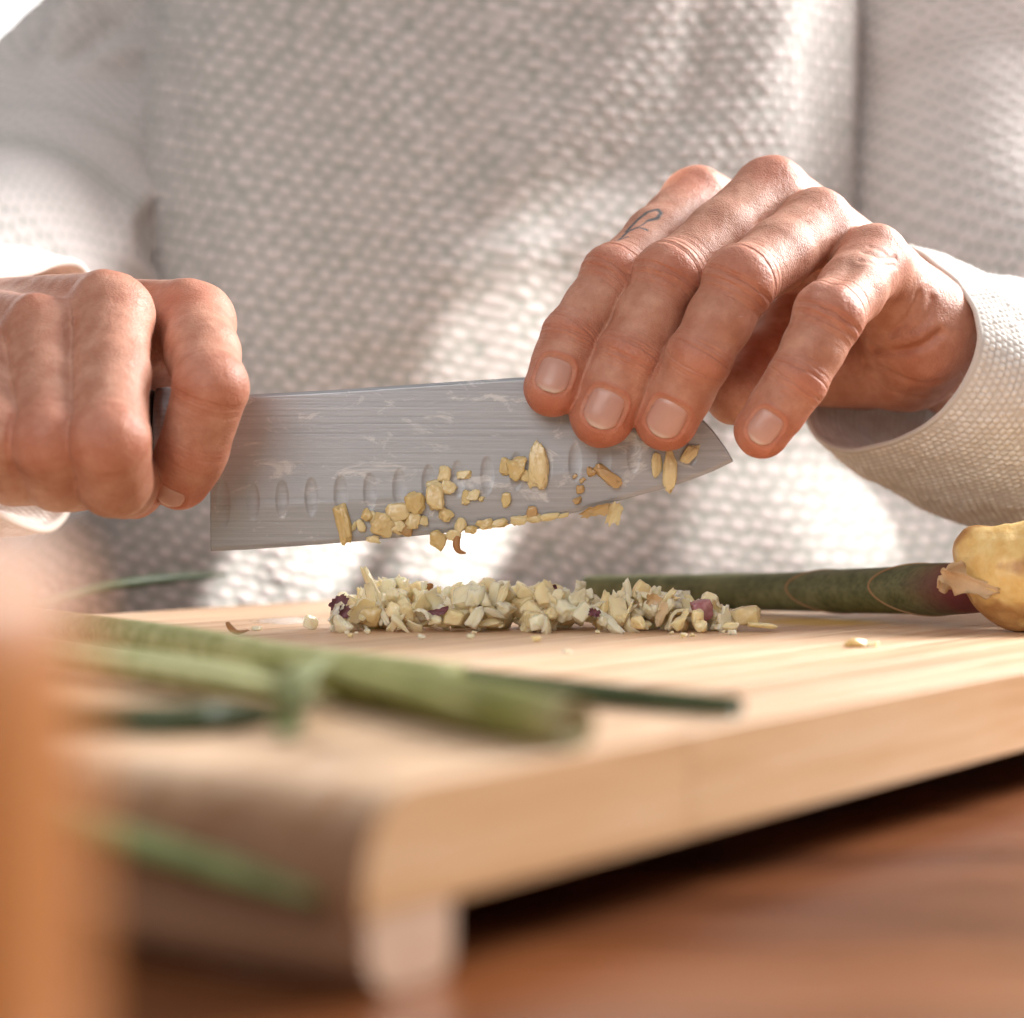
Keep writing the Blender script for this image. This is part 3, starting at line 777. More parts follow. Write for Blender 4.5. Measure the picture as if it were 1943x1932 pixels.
# arms and trunk inside the clothes, coarse, one skin with the hands
bf = Field((-.42, .70, -.25), (.46, 1.40, .42), .007, .2)
for arm in ([(1960, 740, .815, .025), (2330, 960, .930, .034), (1960, 620, 1.04, .040), (1850, 250, 1.11, .042), (1790, -100, 1.14, .042)],
            [(-330, 700, .770, .0255), (-420, 760, .890, .033), (-140, 640, .92, .034), (85, 440, 1.11, .036), (250, 180, 1.18, .038), (420, -60, 1.18, .038), (560, -200, 1.18, .038)]):
    for a, b in zip(arm[:-1], arm[1:]): bf.cone(P(*a[:3]), P(*b[:3]), a[3], b[3], .02)
bf.cone((-.01, 1.17, -.25), (-.01, 1.17, .36), .11, .12, .02); bf.cone((-.07, 1.18, .1), (.05, 1.18, .1), .11, .11, .02)
V3, Q3 = bf.mesh()
zero = np.zeros(len(V3))
VA = np.vstack([V1, V2, V3]); QA = np.vstack([Q1, Q2 + len(V1), Q3 + len(V1) + len(V2)])
AT = {k: np.concatenate([A1[k], A2[k], zero]) for k in A1}
pm = np_mesh('person', VA, QA, AT)
person = link('person', pm, MAT['skin'])
tag(person, 'person in a cream waffle knit sweater chopping with both hands on the knife', 'person')
for fg in RF: make_nail(rf, fg, person)
make_nail(lf, LF[0], person)

# ---- sweater
def knit_h(u, v, pu=.0098, pv=.0062):
    """waffle knit relief 0..1 over fabric coordinates in metres; brick-offset oblong lumps"""
    r = np.floor(v / pv); fv = v / pv - r; fu = u / pu + .5 * (r % 2) ; fu = fu - np.floor(fu)
    a = np.clip(1 - (np.abs(fu - .5) / .47)**2.6, 0, 1); b = np.clip(1 - (np.abs(fv - .5) / .46)**2.2, 0, 1)
    return (a * b)**.7

def ridge(x, z, pts, wid):
    """bell-shaped fold along a pixel polyline on the chest plane (d = 1)"""
    Pw = [P(px, py, 1.0)[[0, 2]] for px, py in pts]; best = np.full(x.shape, 9.0)
    for a, b in zip(Pw[:-1], Pw[1:]):
        v = b - a; L = v @ v; t = np.clip(((x - a[0]) * v[0] + (z - a[1]) * v[1]) / L, 0, 1)
        best = np.minimum(best, np.hypot(x - a[0] - t * v[0], z - a[1] - t * v[1]))
    return np.exp(-(best / (wid / F))**2)

def torso():
    nphi, nz = 760, 560
    half = np.radians(108)
    ph = np.concatenate([np.linspace(-half, half, nphi), np.linspace(half, 2 * np.pi - half, 42)[1:-1]])
    z = np.linspace(-.16, .36, nz)
    PH, Z = np.meshgrid(ph, z, indexing='ij')
    zz = Z
    w = .187 - .012 * np.clip((zz - .0) / .2, -1, 1) * 0 + .006 * np.clip((.12 - zz) / .15, 0, 1)
    dep = .135
    e = 2 / 2.7
    sx = np.sign(np.sin(PH)) * np.abs(np.sin(PH))**e; cy = np.sign(np.cos(PH)) * np.abs(np.cos(PH))**e
    X = -.006 + w * sx; Y = 1.120 - dep * cy
    X = X + np.where(X > 0, 1, 0) * .115 * np.clip((.060 - Z) / .05, 0, 1)**1.2 * np.clip(X / .15, 0, 1)**2
    X = X - np.where(X < 0, 1, 0) * .085 * np.clip((.05 - Z) / .06, 0, 1) * np.clip(-X / .15, 0, 1)**2
    lean = .02 * np.clip((Z - .05) / .3, -1, 1)
    Y = Y + lean
    front = np.clip(np.cos(PH) * 2.2 + .4, 0, 1)
    fold = np.zeros_like(X)
    for pts, wid, amp in (([(1515, -40), (1420, 200), (1200, 420), (900, 520)], 55, .0070), ([(1270, -60), (1150, 150), (900, 420), (760, 640)], 60, .0060),
                          ([(620, -50), (760, 260), (830, 620), (880, 900)], 70, .0060), ([(360, 60), (450, 420), (540, 760), (560, 1080)], 60, .0065),
                          ([(980, 500), (960, 700), (830, 1090)], 60, .0075), ([(1640, -60), (1630, 300), (1610, 700)], 26, .0080), ([(1560, -60), (1550, 400)], 40, -.0050),
                          ([(1340, 0), (1300, 200), (1060, 430)], 40, -.0045), ([(700, 700), (690, 1090)], 45, -.0060), ([(1000, 800), (980, 1090)], 70, -.0050),
                          ([(1400, 1090), (1500, 900), (1560, 860)], 60, .0060), ([(300, 0), (250, 500)], 30, .0040), ([(420, 300), (330, 700)], 40, -.003)):
        fold += .55 * amp * ridge(X, Z, pts, wid)
    fold += .0035 * vnoise(np.stack([X * 1.0, Y * 0, Z * .6], -1), 14, 2)
    # fabric coordinates: rows drape down towards the middle-right like a pulled sweater
    arc = np.cumsum(np.concatenate([np.zeros((1, nz)), np.hypot(np.diff(X, axis=0), np.diff(Y, axis=0))]), 0); arc -= arc[nphi // 2][None]
    u = arc + .18 * fold * 2; v = Z + .22 * arc - .35 * np.clip(arc - .07, 0, .2)**1.0 * .6 + .10 * vnoise(np.stack([X, X * 0, Z], -1), 7, 1) * .1
    jit = .0022 * vnoise(np.stack([X, X * 0, Z], -1), 160, 2)
    h = knit_h(u + jit, v + jit * .8)
    h *= .70 + .40 * vnoise(np.stack([X, X * 0, Z], -1), 210, 2)
    amp = .0019
    rad = nrm(np.stack([sx / w, -cy / dep, 0 * sx], -1))
    V = np.stack([X, Y, Z], -1) + rad * (fold * front + amp * h)[..., None]
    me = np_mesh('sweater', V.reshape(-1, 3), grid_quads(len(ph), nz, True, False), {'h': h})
    return link('sweater', me, MAT['knit'], person)
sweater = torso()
tag(sweater, None)

def sleeve(path, rad, name, seed, n=300, seg=440, folds=(), amp=.0015, crease=.0):
    """a loose knitted tube with soft creases"""
    V, C, R, T, S, U = tube_pts(path, rad, n, seg, 1.0, (0, -1, .15))
    L = np.concatenate([[0], np.cumsum(np.linalg.norm(np.diff(C, axis=0), axis=1))])
    a = np.linspace(0, 2 * np.pi, seg, endpoint=False)
    AA, LL = np.meshgrid(a, L); circ = AA * np.mean(R)
    per = 2 * np.pi * np.mean(R); pu = per / max(1, round(per / .0098))
    h = knit_h(circ, LL + .15 * circ * 0, pu, .0062)
    N = nrm(V - C[:, None])
    fo = np.zeros(AA.shape)
    for (l0, a0, wl, wa, sl, am) in folds:
        da = (AA - a0 - sl * (LL - l0) + np.pi) % (2 * np.pi) - np.pi
        fo += am * np.exp(-((LL - l0) / wl)**2 - (da / wa)**2)
    fo += .004 * vnoise(np.stack([np.cos(AA), np.sin(AA), LL * 9], -1), 1.3, 2)
    fo += crease * np.exp(-(vnoise(np.stack([AA * 1.5 + LL * 6, LL * 4 - AA * .4, 0 * AA], -1), .9, 2) / .12)**2)
    V = V + N * (fo + amp * h)[..., None]
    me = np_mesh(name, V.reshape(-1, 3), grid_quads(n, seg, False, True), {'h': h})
    return link(name, me, MAT['knit'], sweater)

def cuff(loop, axis, grow, length, name, n=300, seg=800, turn=.014):
    """ribbed cuff: rim loop, outer wall running up the arm, and a lining folded inside"""
    Lp = catmull([P(*p) for p in loop], seg, True); c = Lp.mean(0); axis = nrm(np.asarray(axis, float))
    rows = []; hs = []
    per = np.linalg.norm(np.diff(np.vstack([Lp, Lp[:1]]), axis=0), axis=1); arc = np.concatenate([[0], np.cumsum(per)[:-1]]); tot = per.sum()
    ncol = round(tot / .0025); ph = arc / tot * ncol
    inner = np.linspace(.045, 0, 60)[:-1]; outer = np.linspace(0, length, n)
    for t in inner:
        s = .925 - .05 * t / .045 + .03 * math.exp(-(t / .004)**2); rows.append(c + (Lp - c) * s + axis * (t + .001)); hs.append((t, -1))
    # rolled rim
    for b in np.linspace(0, math.pi, 9)[1:-1]:
        rows.append(c + (Lp - c) * (.955 + .025 - .03 * math.cos(b)) + axis * (-.0014 * math.sin(b))); hs.append((0.0, 0))
    for t in outer:
        g = np.interp(t, [x[0] for x in grow], [x[1] for x in grow]); rows.append(c + (Lp - c) * (1.0 + g) + axis * t); hs.append((t, 1))
    V = np.array(rows); tt = np.array([x[0] for x in hs]); side = np.array([x[1] for x in hs])
    N = nrm(V - V.mean(1, keepdims=True))
    r = np.floor(tt / .0021)[:, None]; fr = (tt / .0021)[:, None] - r
    colw = ph[None] + .5 * (r % 2); fc = colw - np.floor(colw)
    h = np.clip(1 - (np.abs(fc - .5) / .5)**2.2, 0, 1) * np.clip(1 - (np.abs(fr - .5) / .5)**2.2, 0, 1)
    h = h * (.62 + .6 * vnoise(V, 330, 2))
    f = .0055 * vnoise(V + 3.1, 22, 2) * np.clip(tt / .03 + .12, 0, 1)[:, None] * (side[:, None] > 0) + .0010 * vnoise(V, 70, 2)
    V = V + N * ((f + .0009 * h) * np.where(side[:, None] < 0, -1, 1))[..., None]
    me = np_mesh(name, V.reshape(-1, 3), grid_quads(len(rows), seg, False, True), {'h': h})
    return link(name, me, MAT['rib'], sweater)

rc = cuff([(1721, 466, .765), (1785, 503, .745), (1837, 551, .728), (1859, 608, .717), (1863, 656, .712), (1850, 704, .712), (1815, 761, .716), (1772, 805, .722), (1706, 840, .732),
      (1627, 857, .745), (1575, 851, .757), (1540, 818, .770), (1530, 760, .785), (1555, 680, .80), (1590, 600, .805), (1640, 520, .795), (1685, 475, .78)],
     (.80, .30, -.33), [(0, 0), (.012, .05), (.05, .13), (.14, .25)], .14, 'cuff')
cuff([(60, 512, .752), (150, 500, .775), (190, 600, .79), (185, 800, .79), (120, 985, .775), (40, 1000, .752), (-120, 900, .715), (-160, 740, .70), (-100, 572, .72)],
     (-.90, .35, .12), [(0, 0), (.012, .04), (.05, .12), (.14, .3)], .14, 'cuff')
def fuzz(src, count, lo, hi, seed, length=.0016):
    # loose fibres standing off the knit, short thin two-sided slivers
    r = np.random.default_rng(seed); me = src.data; n = len(me.vertices); co = np.empty(n * 3, np.float32); no = np.empty(n * 3, np.float32)
    me.vertices.foreach_get('co', co); me.vertices.foreach_get('normal', no); co = co.reshape(-1, 3); no = no.reshape(-1, 3)
    ids = r.integers(int(n * lo), int(n * hi), count); p = co[ids]; nn = no[ids]
    c = co[int(n * lo):int(n * hi)].mean(0); nn = nn * np.sign(((p - c) * nn).sum(1))[:, None]
    t = nrm(nn + r.normal(size=(count, 3)) * .75); L = length * r.uniform(.4, 1.2, (count, 1)); w = nrm(np.cross(t, r.normal(size=(count, 3)))) * .00004
    bend = r.normal(size=(count, 3)) * .0004
    a, b, m1, m2, e = p - w, p + w, p + t * L * .55 + bend - w * .8, p + t * L * .55 + bend + w * .8, p + t * L + bend * 2.6
    V = np.stack([a, b, m2, m1, e - w * .3, e + w * .3], 1).reshape(-1, 3); k = np.arange(count)[:, None] * 6
    Q = np.vstack([k + np.array([0, 1, 2, 3]), k + np.array([3, 2, 5, 4])])
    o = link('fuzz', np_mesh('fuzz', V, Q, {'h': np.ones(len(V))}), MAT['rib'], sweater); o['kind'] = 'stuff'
fuzz(rc, 9000, .17, .8, 5)
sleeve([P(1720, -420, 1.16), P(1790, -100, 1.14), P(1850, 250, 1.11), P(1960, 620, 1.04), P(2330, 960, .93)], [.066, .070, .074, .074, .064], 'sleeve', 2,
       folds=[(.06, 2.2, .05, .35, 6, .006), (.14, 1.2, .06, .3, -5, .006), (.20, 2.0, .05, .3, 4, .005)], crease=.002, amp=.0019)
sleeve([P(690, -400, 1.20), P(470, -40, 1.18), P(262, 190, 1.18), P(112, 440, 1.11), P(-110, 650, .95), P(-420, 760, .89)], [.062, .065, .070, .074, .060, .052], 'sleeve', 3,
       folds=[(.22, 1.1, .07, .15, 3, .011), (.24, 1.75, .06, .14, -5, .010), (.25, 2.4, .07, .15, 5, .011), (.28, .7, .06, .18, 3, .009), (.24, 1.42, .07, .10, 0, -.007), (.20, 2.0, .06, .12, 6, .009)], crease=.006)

# ------------------------------------------------------------------ chopped garlic and ginger
def chunk_mesh(name, dims, seed, npts=12, rough=.10, box=.6):
    r = np.random.default_rng(seed); p = r.normal(size=(npts, 3)); p = nrm(p)
    p = np.sign(p) * np.abs(p)**box; p = p / np.abs(p).max(0)
    bm = bmesh.new()
    for q in p: bm.verts.new(q)
    res = bmesh.ops.convex_hull(bm, input=bm.verts)
    bmesh.ops.delete(bm, geom=[v for v in bm.verts if not v.link_faces], context='VERTS')
    bmesh.ops.bevel(bm, geom=bm.edges[:], offset=.09, segments=1, affect='EDGES', clamp_overlap=True)
    bmesh.ops.triangulate(bm, faces=bm.faces[:])
    for _ in range(3):
        lng = [e for e in bm.edges if e.calc_length() > .30]
        if not lng: break
        bmesh.ops.subdivide_edges(bm, edges=lng, cuts=1, smooth=.12); bmesh.ops.triangulate(bm, faces=bm.faces[:])
    bm.normal_update()
    co = np.array([v.co for v in bm.verts]); n1 = vnoise(co + seed * 3.7, 1.1, 2); n2 = vnoise(co * np.array((1, 1, .35)) + seed * 1.3, 4.5, 2)
    for v, k, q in zip(bm.verts, n1, n2): v.co = Vector(v.co) * (1 + rough * 2.2 * float(k)) + v.normal * (rough * 1.15 * float(q))
    co = np.array([v.co for v in bm.verts]); ext = np.abs(co).max(0)
    for v in bm.verts: v.co = Vector((v.co[0] / ext[0] * dims[0] / 2, v.co[1] / ext[1] * dims[1] / 2, v.co[2] / ext[2] * dims[2] / 2))
    me = bpy.data.meshes.new(name); bm.to_mesh(me); bm.free(); return me

def put(name, me, loc, rot, mat, label, cat, group=None):
    if mat is not None and not me.materials: me.materials.append(mat)
    o = link(name, me, None, None, True)
    bpy_shade(me)
    o.location = loc; o.rotation_euler = rot; tag(o, label, cat, group); return o
def bpy_shade(me):
    me.polygons.foreach_set('use_smooth', np.ones(len(me.polygons), bool))
    try: me.set_sharp_from_angle(angle=math.radians(70))
    except Exception: pass

def flake_mesh(name, w, h, curl, seed, thick=.00035):
    """thin curled skin or peel with a ragged outline"""
    n, m = 9, 7; r = np.random.default_rng(seed); G = []
    for i in range(n):
        for j in range(m):
            a, b = i / (n - 1) * 2 - 1, j / (m - 1) * 2 - 1
            e = 1 - .25 * abs(a)**2 + .16 * r.normal() * (abs(b) > .9)
            x = a * w / 2 * (1 + .12 * r.normal() * (abs(a) > .95)); y = b * h / 2 * e
            G.append((x, curl * (a * a) + .3 * curl * b * b + .0003 * r.normal(), y))
    up = np.array(G); lo_ = up + np.array((0, thick, 0)); N = n * m
    def rim(ids): ids = np.asarray(ids); return np.stack([ids[:-1], ids[1:], ids[1:] + N, ids[:-1] + N], -1)
    R = [rim(np.arange(m)), rim((n - 1) * m + np.arange(m)), rim(np.arange(n) * m), rim(np.arange(n) * m + m - 1)]
    me = np_mesh(name, np.vstack([up, lo_]), np.vstack([grid_quads(n, m), grid_quads(n, m, off=N)[:, ::-1]] + R))
    bm = bmesh.new(); bm.from_mesh(me); bmesh.ops.recalc_face_normals(bm, faces=bm.faces); bm.to_mesh(me); bm.free()
    return me

MM = KD / F     # metres per photograph pixel on the blade
BL_PIECES = [   # px, py, width px, height px, tilt deg, material, label
    (654, 995, 30, 72, -15, 'smear', 'long slanting ginger bit stuck nearest the heel of the blade'),
    (671, 1003, 9, 26, 12, 'smear', 'thin sliver beside the long slanting bit near the heel'),
    (685, 998, 17, 25, -10, 'smear', 'small oval bit just right of the thin sliver on the blade'),
    (695, 976, 26, 23, 20, 'smear', None), (707, 986, 20, 33, -18, 'smear', None),
    (728, 996, 44, 42, 25, 'smear', None), (753, 973, 46, 34, -10, 'smear', None), (748, 996, 40, 32, 10, 'smear', None),
    (787, 956, 38, 42, 8, 'smear', 'rounded lump at the top right of the cluster on the blade'),
    (783, 988, 30, 30, 0, 'smear', None), (803, 988, 19, 20, 0, 'smear', None), (772, 1003, 30, 26, 30, 'brownish', 'tan bit under the cluster beside the blade edge'),
    (708, 1024, 27, 15, 5, 'smear', 'flat bit stuck on the blade edge under the cluster'),
    (843, 899, 24, 32, 10, 'smear', 'grey-green oval bit topping the middle clump on the blade'),
    (829, 945, 38, 54, -8, 'smear', 'large oval lump in the middle of the blade'),
    (823, 917, 28, 14, -15, 'smear', 'small pointed bit left of the middle clump on the blade'),
    (851, 924, 28, 28, 30, 'smear', 'knobbly bit right of the large oval lump on the blade'),
    (843, 976, 30, 26, 40, 'smear', 'triangular bit below the large oval lump on the blade'),
    (880, 902, 29, 18, -12, 'smear', 'lone tan pebble-like bit right of the middle clump'),
    (883, 945, 17, 30, 8, 'smear', None), (898, 941, 25, 23, 0, 'smear', None), (913, 948, 13, 11, 0, 'smear', None),
    (961, 948, 18, 29, 5, 'smear', 'single almond shaped bit alone below the tall wedge'),
    (960, 885, 25, 34, 10, 'smear', None), (983, 888, 40, 42, -20, 'smear', None), (995, 902, 24, 24, 0, 'smear', None),
    (1020, 883, 40, 88, -4, 'smear', 'tall wedge shaped piece standing on the blade'),
    (873, 997, 23, 28, 20, 'smear', 'pointed bit on the blade edge above the brown curl'),
    (894, 1005, 22, 16, 0, 'smear', None), (921, 996, 34, 20, -10, 'smear', None), (950, 993, 34, 17, -8, 'smear', None), (981, 988, 34, 18, -8, 'smear', None), (1010, 984, 36, 17, -10, 'smear', None),
    (1042, 981, 40, 14, -10, 'smear', None), (1068, 978, 24, 9, -14, 'smear', None), (1008, 972, 22, 22, 0, 'brownish', 'orange-brown bit stuck in the row along the edge'),
    (831, 1026, 32, 36, 15, 'smear', 'pale flap hanging off the blade edge left of the curl'), (861, 1016, 28, 22, 0, 'smear', 'small flap hanging between pale flap and brown curl'),
    (1122, 893, 17, 22, 0, 'brownish', 'brown pebble-like bit under the middle finger'), (1155, 904, 60, 24, 38, 'brownish', 'bent brown piece under the ring finger'),
    (1091, 904, 9, 10, 0, 'brownish', None), (1105, 911, 13, 9, -30, 'brownish', None), (1100, 928, 17, 17, 0, 'brownish', None), (1096, 948, 16, 18, 20, 'brownish', None),
    (1270, 898, 27, 86, 4, 'smear', 'upright stick of ginger under the ring fingertip'), (1246, 882, 20, 46, 0, 'smear', 'short dull stick left of the upright one under the ring finger'),
    (1309, 862, 24, 46, 35, 'smear', 'slanted stick by the tip of the blade'),
]
MAT['brownish'] = ginger_flesh('brown_flesh', (.42, .25, .10), (.56, .36, .16), .3)
for i, (px, py, w, h, a, mt, lab) in enumerate(BL_PIECES):
    th = min(w, h) * .62 * MM
    me = chunk_mesh('garlic_bit', (w * MM * 1.12, th, h * MM * 1.12), 100 + i, 22 if w * h > 700 else 14, .15, .65)
    at_edge = lab is None and px > 885 and py > 970
    if lab is None:
        if at_edge: lab, grp = 'pale ginger bit in the wet row along the blade edge', 'bits in the row along the blade edge'
        elif px < 820: lab, grp = 'small ginger bit in the big cluster on the blade', 'bits in the big cluster on the blade'
        elif px < 930: lab, grp = 'small bit in the little clump right of the blade middle', 'bits in the little clump on the blade'
        elif px < 1010: lab, grp = 'pale bit pressed against the tall wedge on the blade', 'bits beside the tall wedge on the blade'
        else: lab, grp = 'tiny brown crumb on the blade under the middle finger', 'tiny brown crumbs on the blade'
    else: grp = None
    c = P(px, py, KD - .0009 - th * .36)
    put('garlic_bit', me, c, (0, math.radians(a), 0), MAT[mt], lab, 'garlic bit', grp)
# curl and peel hanging from the edge
cm = tube_mesh('peel_curl', [P(872, 1012, .698) , P(866, 1030, .697), P(870, 1045, .697), P(884, 1050, .697)], [.0006, .0012, .0009, .0003], 16, 8, .5, (0, -1, 0))
tag(link('peel_curl', cm, MAT['brownpeel']), 'thin brown curl of peel hanging under the blade edge', 'peel')
fm_ = flake_mesh('peel_flake', .012, .0035, -.0015, 5); put('peel_flake', fm_, P(1135, 968, .697), (.2, math.radians(-12), .2), MAT['brownish'], 'brown and yellow peel lying along the blade edge near its tip', 'peel')
fm_ = flake_mesh('peel_flake', .0042, .0080, -.001, 6); put('peel_flake', fm_, P(1166, 976, .697), (.2, math.radians(15), .1), MAT['ginger'], 'pale shred hanging from the blade edge near its tip', 'peel')

# the heap on the board
HX = [632, 660, 690, 730, 770, 800, 850, 890, 930, 965, 1000, 1045, 1090, 1130, 1190, 1250, 1290, 1330, 1370, 1400, 1440, 1490]
HP = [25, 52, 72, 92, 92, 74, 80, 76, 92, 72, 70, 80, 80, 58, 70, 74, 66, 56, 44, 18, 10, 3]
hr = np.random.default_rng(21)
ME = [chunk_mesh('garlic_chunk', (1, 1, 1), 300 + i, [10, 13, 18, 30][i % 4], [.15, .12, .16, .06][i % 4], [.55, .7, .85, .28][i % 4]) for i in range(28)]
for m_ in ME: m_.materials.append(MAT['garlic']); bpy_shade(m_)
def pile_piece(px, d, z, dims, rot, mesh=None, mat=None, label=None, grp='chopped garlic heaped on the board', name='garlic_chunk'):
    me = mesh or ME[hr.integers(len(ME))]
    if mat is not None and mesh is None: me = me.copy(); me.materials.clear(); me.materials.append(mat)
    o = bpy.data.objects.new(name, me); COL.objects.link(o)
    o.location = ((px - CX) / F * d, d, z); o.rotation_euler = rot; o.scale = dims
    if label is None:
        zone = 'left part' if px < 860 else ('middle' if px < 1120 else 'right part'); lay = 'upper' if z > .0062 else 'bottom'
        label = 'pale chopped garlic piece in the %s layer of the heap, %s' % (lay, zone); grp = 'chopped garlic, %s layer, %s of the heap' % (lay, zone)
    tag(o, label, 'garlic piece', grp); return o
cnt = 0
SL = [chunk_mesh('garlic_chunk', (1, 1, 1), 400 + i, 16, .13, .75) for i in range(8)]
SH = [flake_mesh('garlic_shred', 1, 1, -.25 + .1 * i, 500 + i, .16) for i in range(8)]
for m_ in SL + SH: m_.materials.append(MAT['garlic']); bpy_shade(m_)
for layer in range(4):
    for px in np.arange(648, 1405, 24.0 if layer == 0 else 21.0):
        Hm = np.interp(px, HX, HP) * .70 / F
        for row in range(3):
            s = hr.uniform(.0044, .0094)
            z = layer * .0040 + s * .36
            if z + s * .30 > Hm * 1.05: continue
            if layer == 0 and row == 0 and hr.random() < .3: continue
            d = .689 + row * .0105 + hr.normal() * .003 + layer * .002
            kind = hr.random(); rot = (hr.normal() * .6, hr.normal() * .7, hr.uniform(-3, 3)); mesh = None
            if kind < .45: dims = np.array((s * hr.uniform(.75, 1.4), s * hr.uniform(.6, 1.0), s * hr.uniform(.55, 1.0)))
            elif kind < .80: dims = np.array((s * hr.uniform(1.2, 1.8), s * .42, s * .38)); mesh = SL[hr.integers(8)]
            else: dims = np.array((s * 1.25, s * .9, s * .85)); mesh = SH[hr.integers(8)]
            pile_piece(px + hr.normal() * 8, d, z, dims, rot, mesh); cnt += 1
for k_ in range(14):
    px = hr.uniform(600, 1480); d = hr.uniform(.655, .684); s = hr.uniform(.0010, .0024)
    o = pile_piece(px, d, s * .38, (s * 1.3, s, s * .8), (0, 0, hr.uniform(-3, 3)), None, None, 'tiny pale crumb scattered on the board before the heap', 'tiny crumbs before the heap')
# crest pieces that give the heap its outline
for px, py, d, dx, dz, a in [(1190, 1118, .698, 2.6, 9, -14), (1215, 1122, .700, 5, 7.5, 25), (1195, 1150, .692, 2.4, 9, -12), (925, 1112, .702, 7, 6, 20), (950, 1118, .704, 7, 5.5, -20), (940, 1128, .695, 4, 9, 12), (760, 1112, .703, 5.5, 7, 10), (735, 1120, .700, 5, 8, 20),
                             (808, 1118, .705, 3, 6, -5), (850, 1126, .705, 6, 5, 0), (1060, 1122, .700, 8, 6, 15), (1110, 1132, .701, 7, 5, -15), (1000, 1128, .703, 7, 5, 30), (1255, 1145, .700, 9, 6, -10), (1265, 1150, .690, 6, 6, 20),
                             (900, 1175, .684, 4.5, 10, 28), (1015, 1176, .684, 6, 5.5, 0), (860, 1172, .686, 7, 5, 10), (825, 1178, .684, 4.5, 4, 0), (1145, 1180, .684, 4, 4, 0), (1210, 1182, .680, 5.5, 4.5, 0), (1290, 1178, .684, 9, 5, -25), (1380, 1188, .686, 9, 3, 0)]:
    p = P(px, py, d); dims = (dx * .001, min(dx, dz) * .0008 + .001, dz * .001)
    pile_piece(px, d, max(p[2], dz * .0004), dims, (hr.uniform(-.2, .2), math.radians(a), hr.uniform(-.5, .5)))
SPEC = [ # px,py,d, w,dep,h mm, tilt, material, label
    (700, 1166, .692, 10.5, 8, 8.0, 5, 'ginger', 'largest smooth yellow lump at the left end of the heap'),
    (712, 1128, .694, 3.6, 3.0, 21, -28, 'ginger', 'long upright sliver leaning on the left of the heap'),
    (748, 1160, .688, 5.4, 5, 5.6, 20, 'garlic', 'squarish pale cube beside the long upright sliver'),
    (1330, 1158, .690, 8.0, 6, 7.5, -15, 'purple', 'purple skinned clove end at the right of the heap'),
    (1324, 1172, .685, 4.2, 3.0, 5.8, 3, 'garlic', 'white block in front of the purple skinned clove end'),
    (1331, 1188, .683, 4.6, 4, 4.4, 0, 'garlic', 'small white cube on the board below the purple clove end'),
    (1345, 1136, .696, 5.0, 3, 4.4, 20, 'garlic', 'ragged white crumb perched above the purple clove end'),
    (1413, 1168, .693, 10.5, 8, 7.4, -6, 'ginger', 'tan rounded ginger lump right of the heap'),
    (1445, 1187, .690, 10.0, 6, 2.0, 5, 'garlic', 'flat pale shred lying at the right tip of the heap'),
    (590, 1180, .700, 5.6, 5, 5.2, 8, 'garlic', 'single pale cube lying alone left of the heap'),
    (1022, 1183, .680, 6.2, 5, 6.0, 0, 'garlic', 'rough white crumb in front of the middle of the heap'),
    (1255, 1165, .688, 4.2, 3.5, 9.0, 6, 'tanskin', 'tan skinned piece with brown skin at the right of the heap'),
    (1018, 1212, .640, 3.4, 3, 1.8, 0, 'garlic', 'small white crumb lying before the heap on the board'),
    (1626, 1227, .622, 8.0, 5, 3.0, 5, 'ginger', 'blurred yellow crumb alone on the right of the board'),
    (1652, 1228, .622, 6.0, 4, 2.0, -8, 'garlic', 'pale crumb touching the blurred yellow crumb on the right'),
    (1075, 1240, .60, 3.0, 3, 1.2, 0, 'garlic', 'tiny pale crumb far in front of the heap'),
    (488, 1198, .695, 4.0, 3, 1.6, 0, 'garlic', 'tiny pale crumb beside the orange peel curl'),
]
MAT['purple'] = ginger_flesh('purple_skinned', (.34, .10, .13), (.62, .36, .34), .0, .2)
MAT['tanskin'] = ginger_flesh('tan_skinned', (.55, .32, .14), (.80, .64, .42), .4, .2)
for i, (px, py, d, w, dp, h, a, mt, lab) in enumerate(SPEC):
    p = P(px, py, d); me = chunk_mesh('garlic_chunk', (w * .001, dp * .001, h * .001), 700 + i, 18, .09, .6)
    z = max(p[2], h * .0004)
    put('garlic_chunk', me, (p[0], p[1], z), (0, math.radians(a), hr.uniform(-.3, .3)), MAT[mt], lab, 'garlic piece')
for i, (px, py, d, w, h, a, mt, lab) in enumerate([(642, 1145, .690, 6.5, 4.0, -35, 'skinflake', 'dark purple skin flake at the left end of the heap'), (652, 1160, .688, 3.6, 5.0, 15, 'skinflake', 'purple skin flake under the left end of the heap'),
        (640, 1155, .687, 5.0, 2.6, -50, 'garlic', 'white papery flake sticking out left of the heap'), (830, 1163, .684, 8.0, 2.2, -14, 'skinflake', 'dark skin strip across the front of the heap'),
        (1128, 1164, .683, 3.6, 2.6, 10, 'skinflake', 'reddish skin flake in the middle right of the heap'), (1050, 1118, .697, 3.0, 2.2, -30, 'skinflake', 'purple skin flake on the crest of the heap'),
        (818, 1115, .702, 2.0, 2.6, 10, 'brownpeel', 'orange-brown flake on top of the heap'), (1240, 1138, .688, 5.0, 4.0, 20, 'tanskin', 'tan skin flake at the top right of the heap'),
        (912, 1145, .688, 1.6, 2.6, -20, 'skinflake', 'tiny dark flake in the middle of the heap')]):
    put('skin_flake', flake_mesh('skin_flake', w * .001, h * .001, -.0012, 40 + i), P(px, py, d), (hr.uniform(-.3, .3), math.radians(a), hr.uniform(-.4, .4)), MAT[mt], lab, 'garlic skin')
cm = tube_mesh('peel_curl', [on_board(432, 1182, .004), on_board(438, 1192, .0025), on_board(450, 1200, .0012), on_board(470, 1196, .0012)], [.0007, .0012, .0012, .0005], 16, 8, .6)
tag(link('peel_curl', cm, MAT['brownpeel']), 'orange-brown curl of peel lying left of the single pale cube', 'peel')

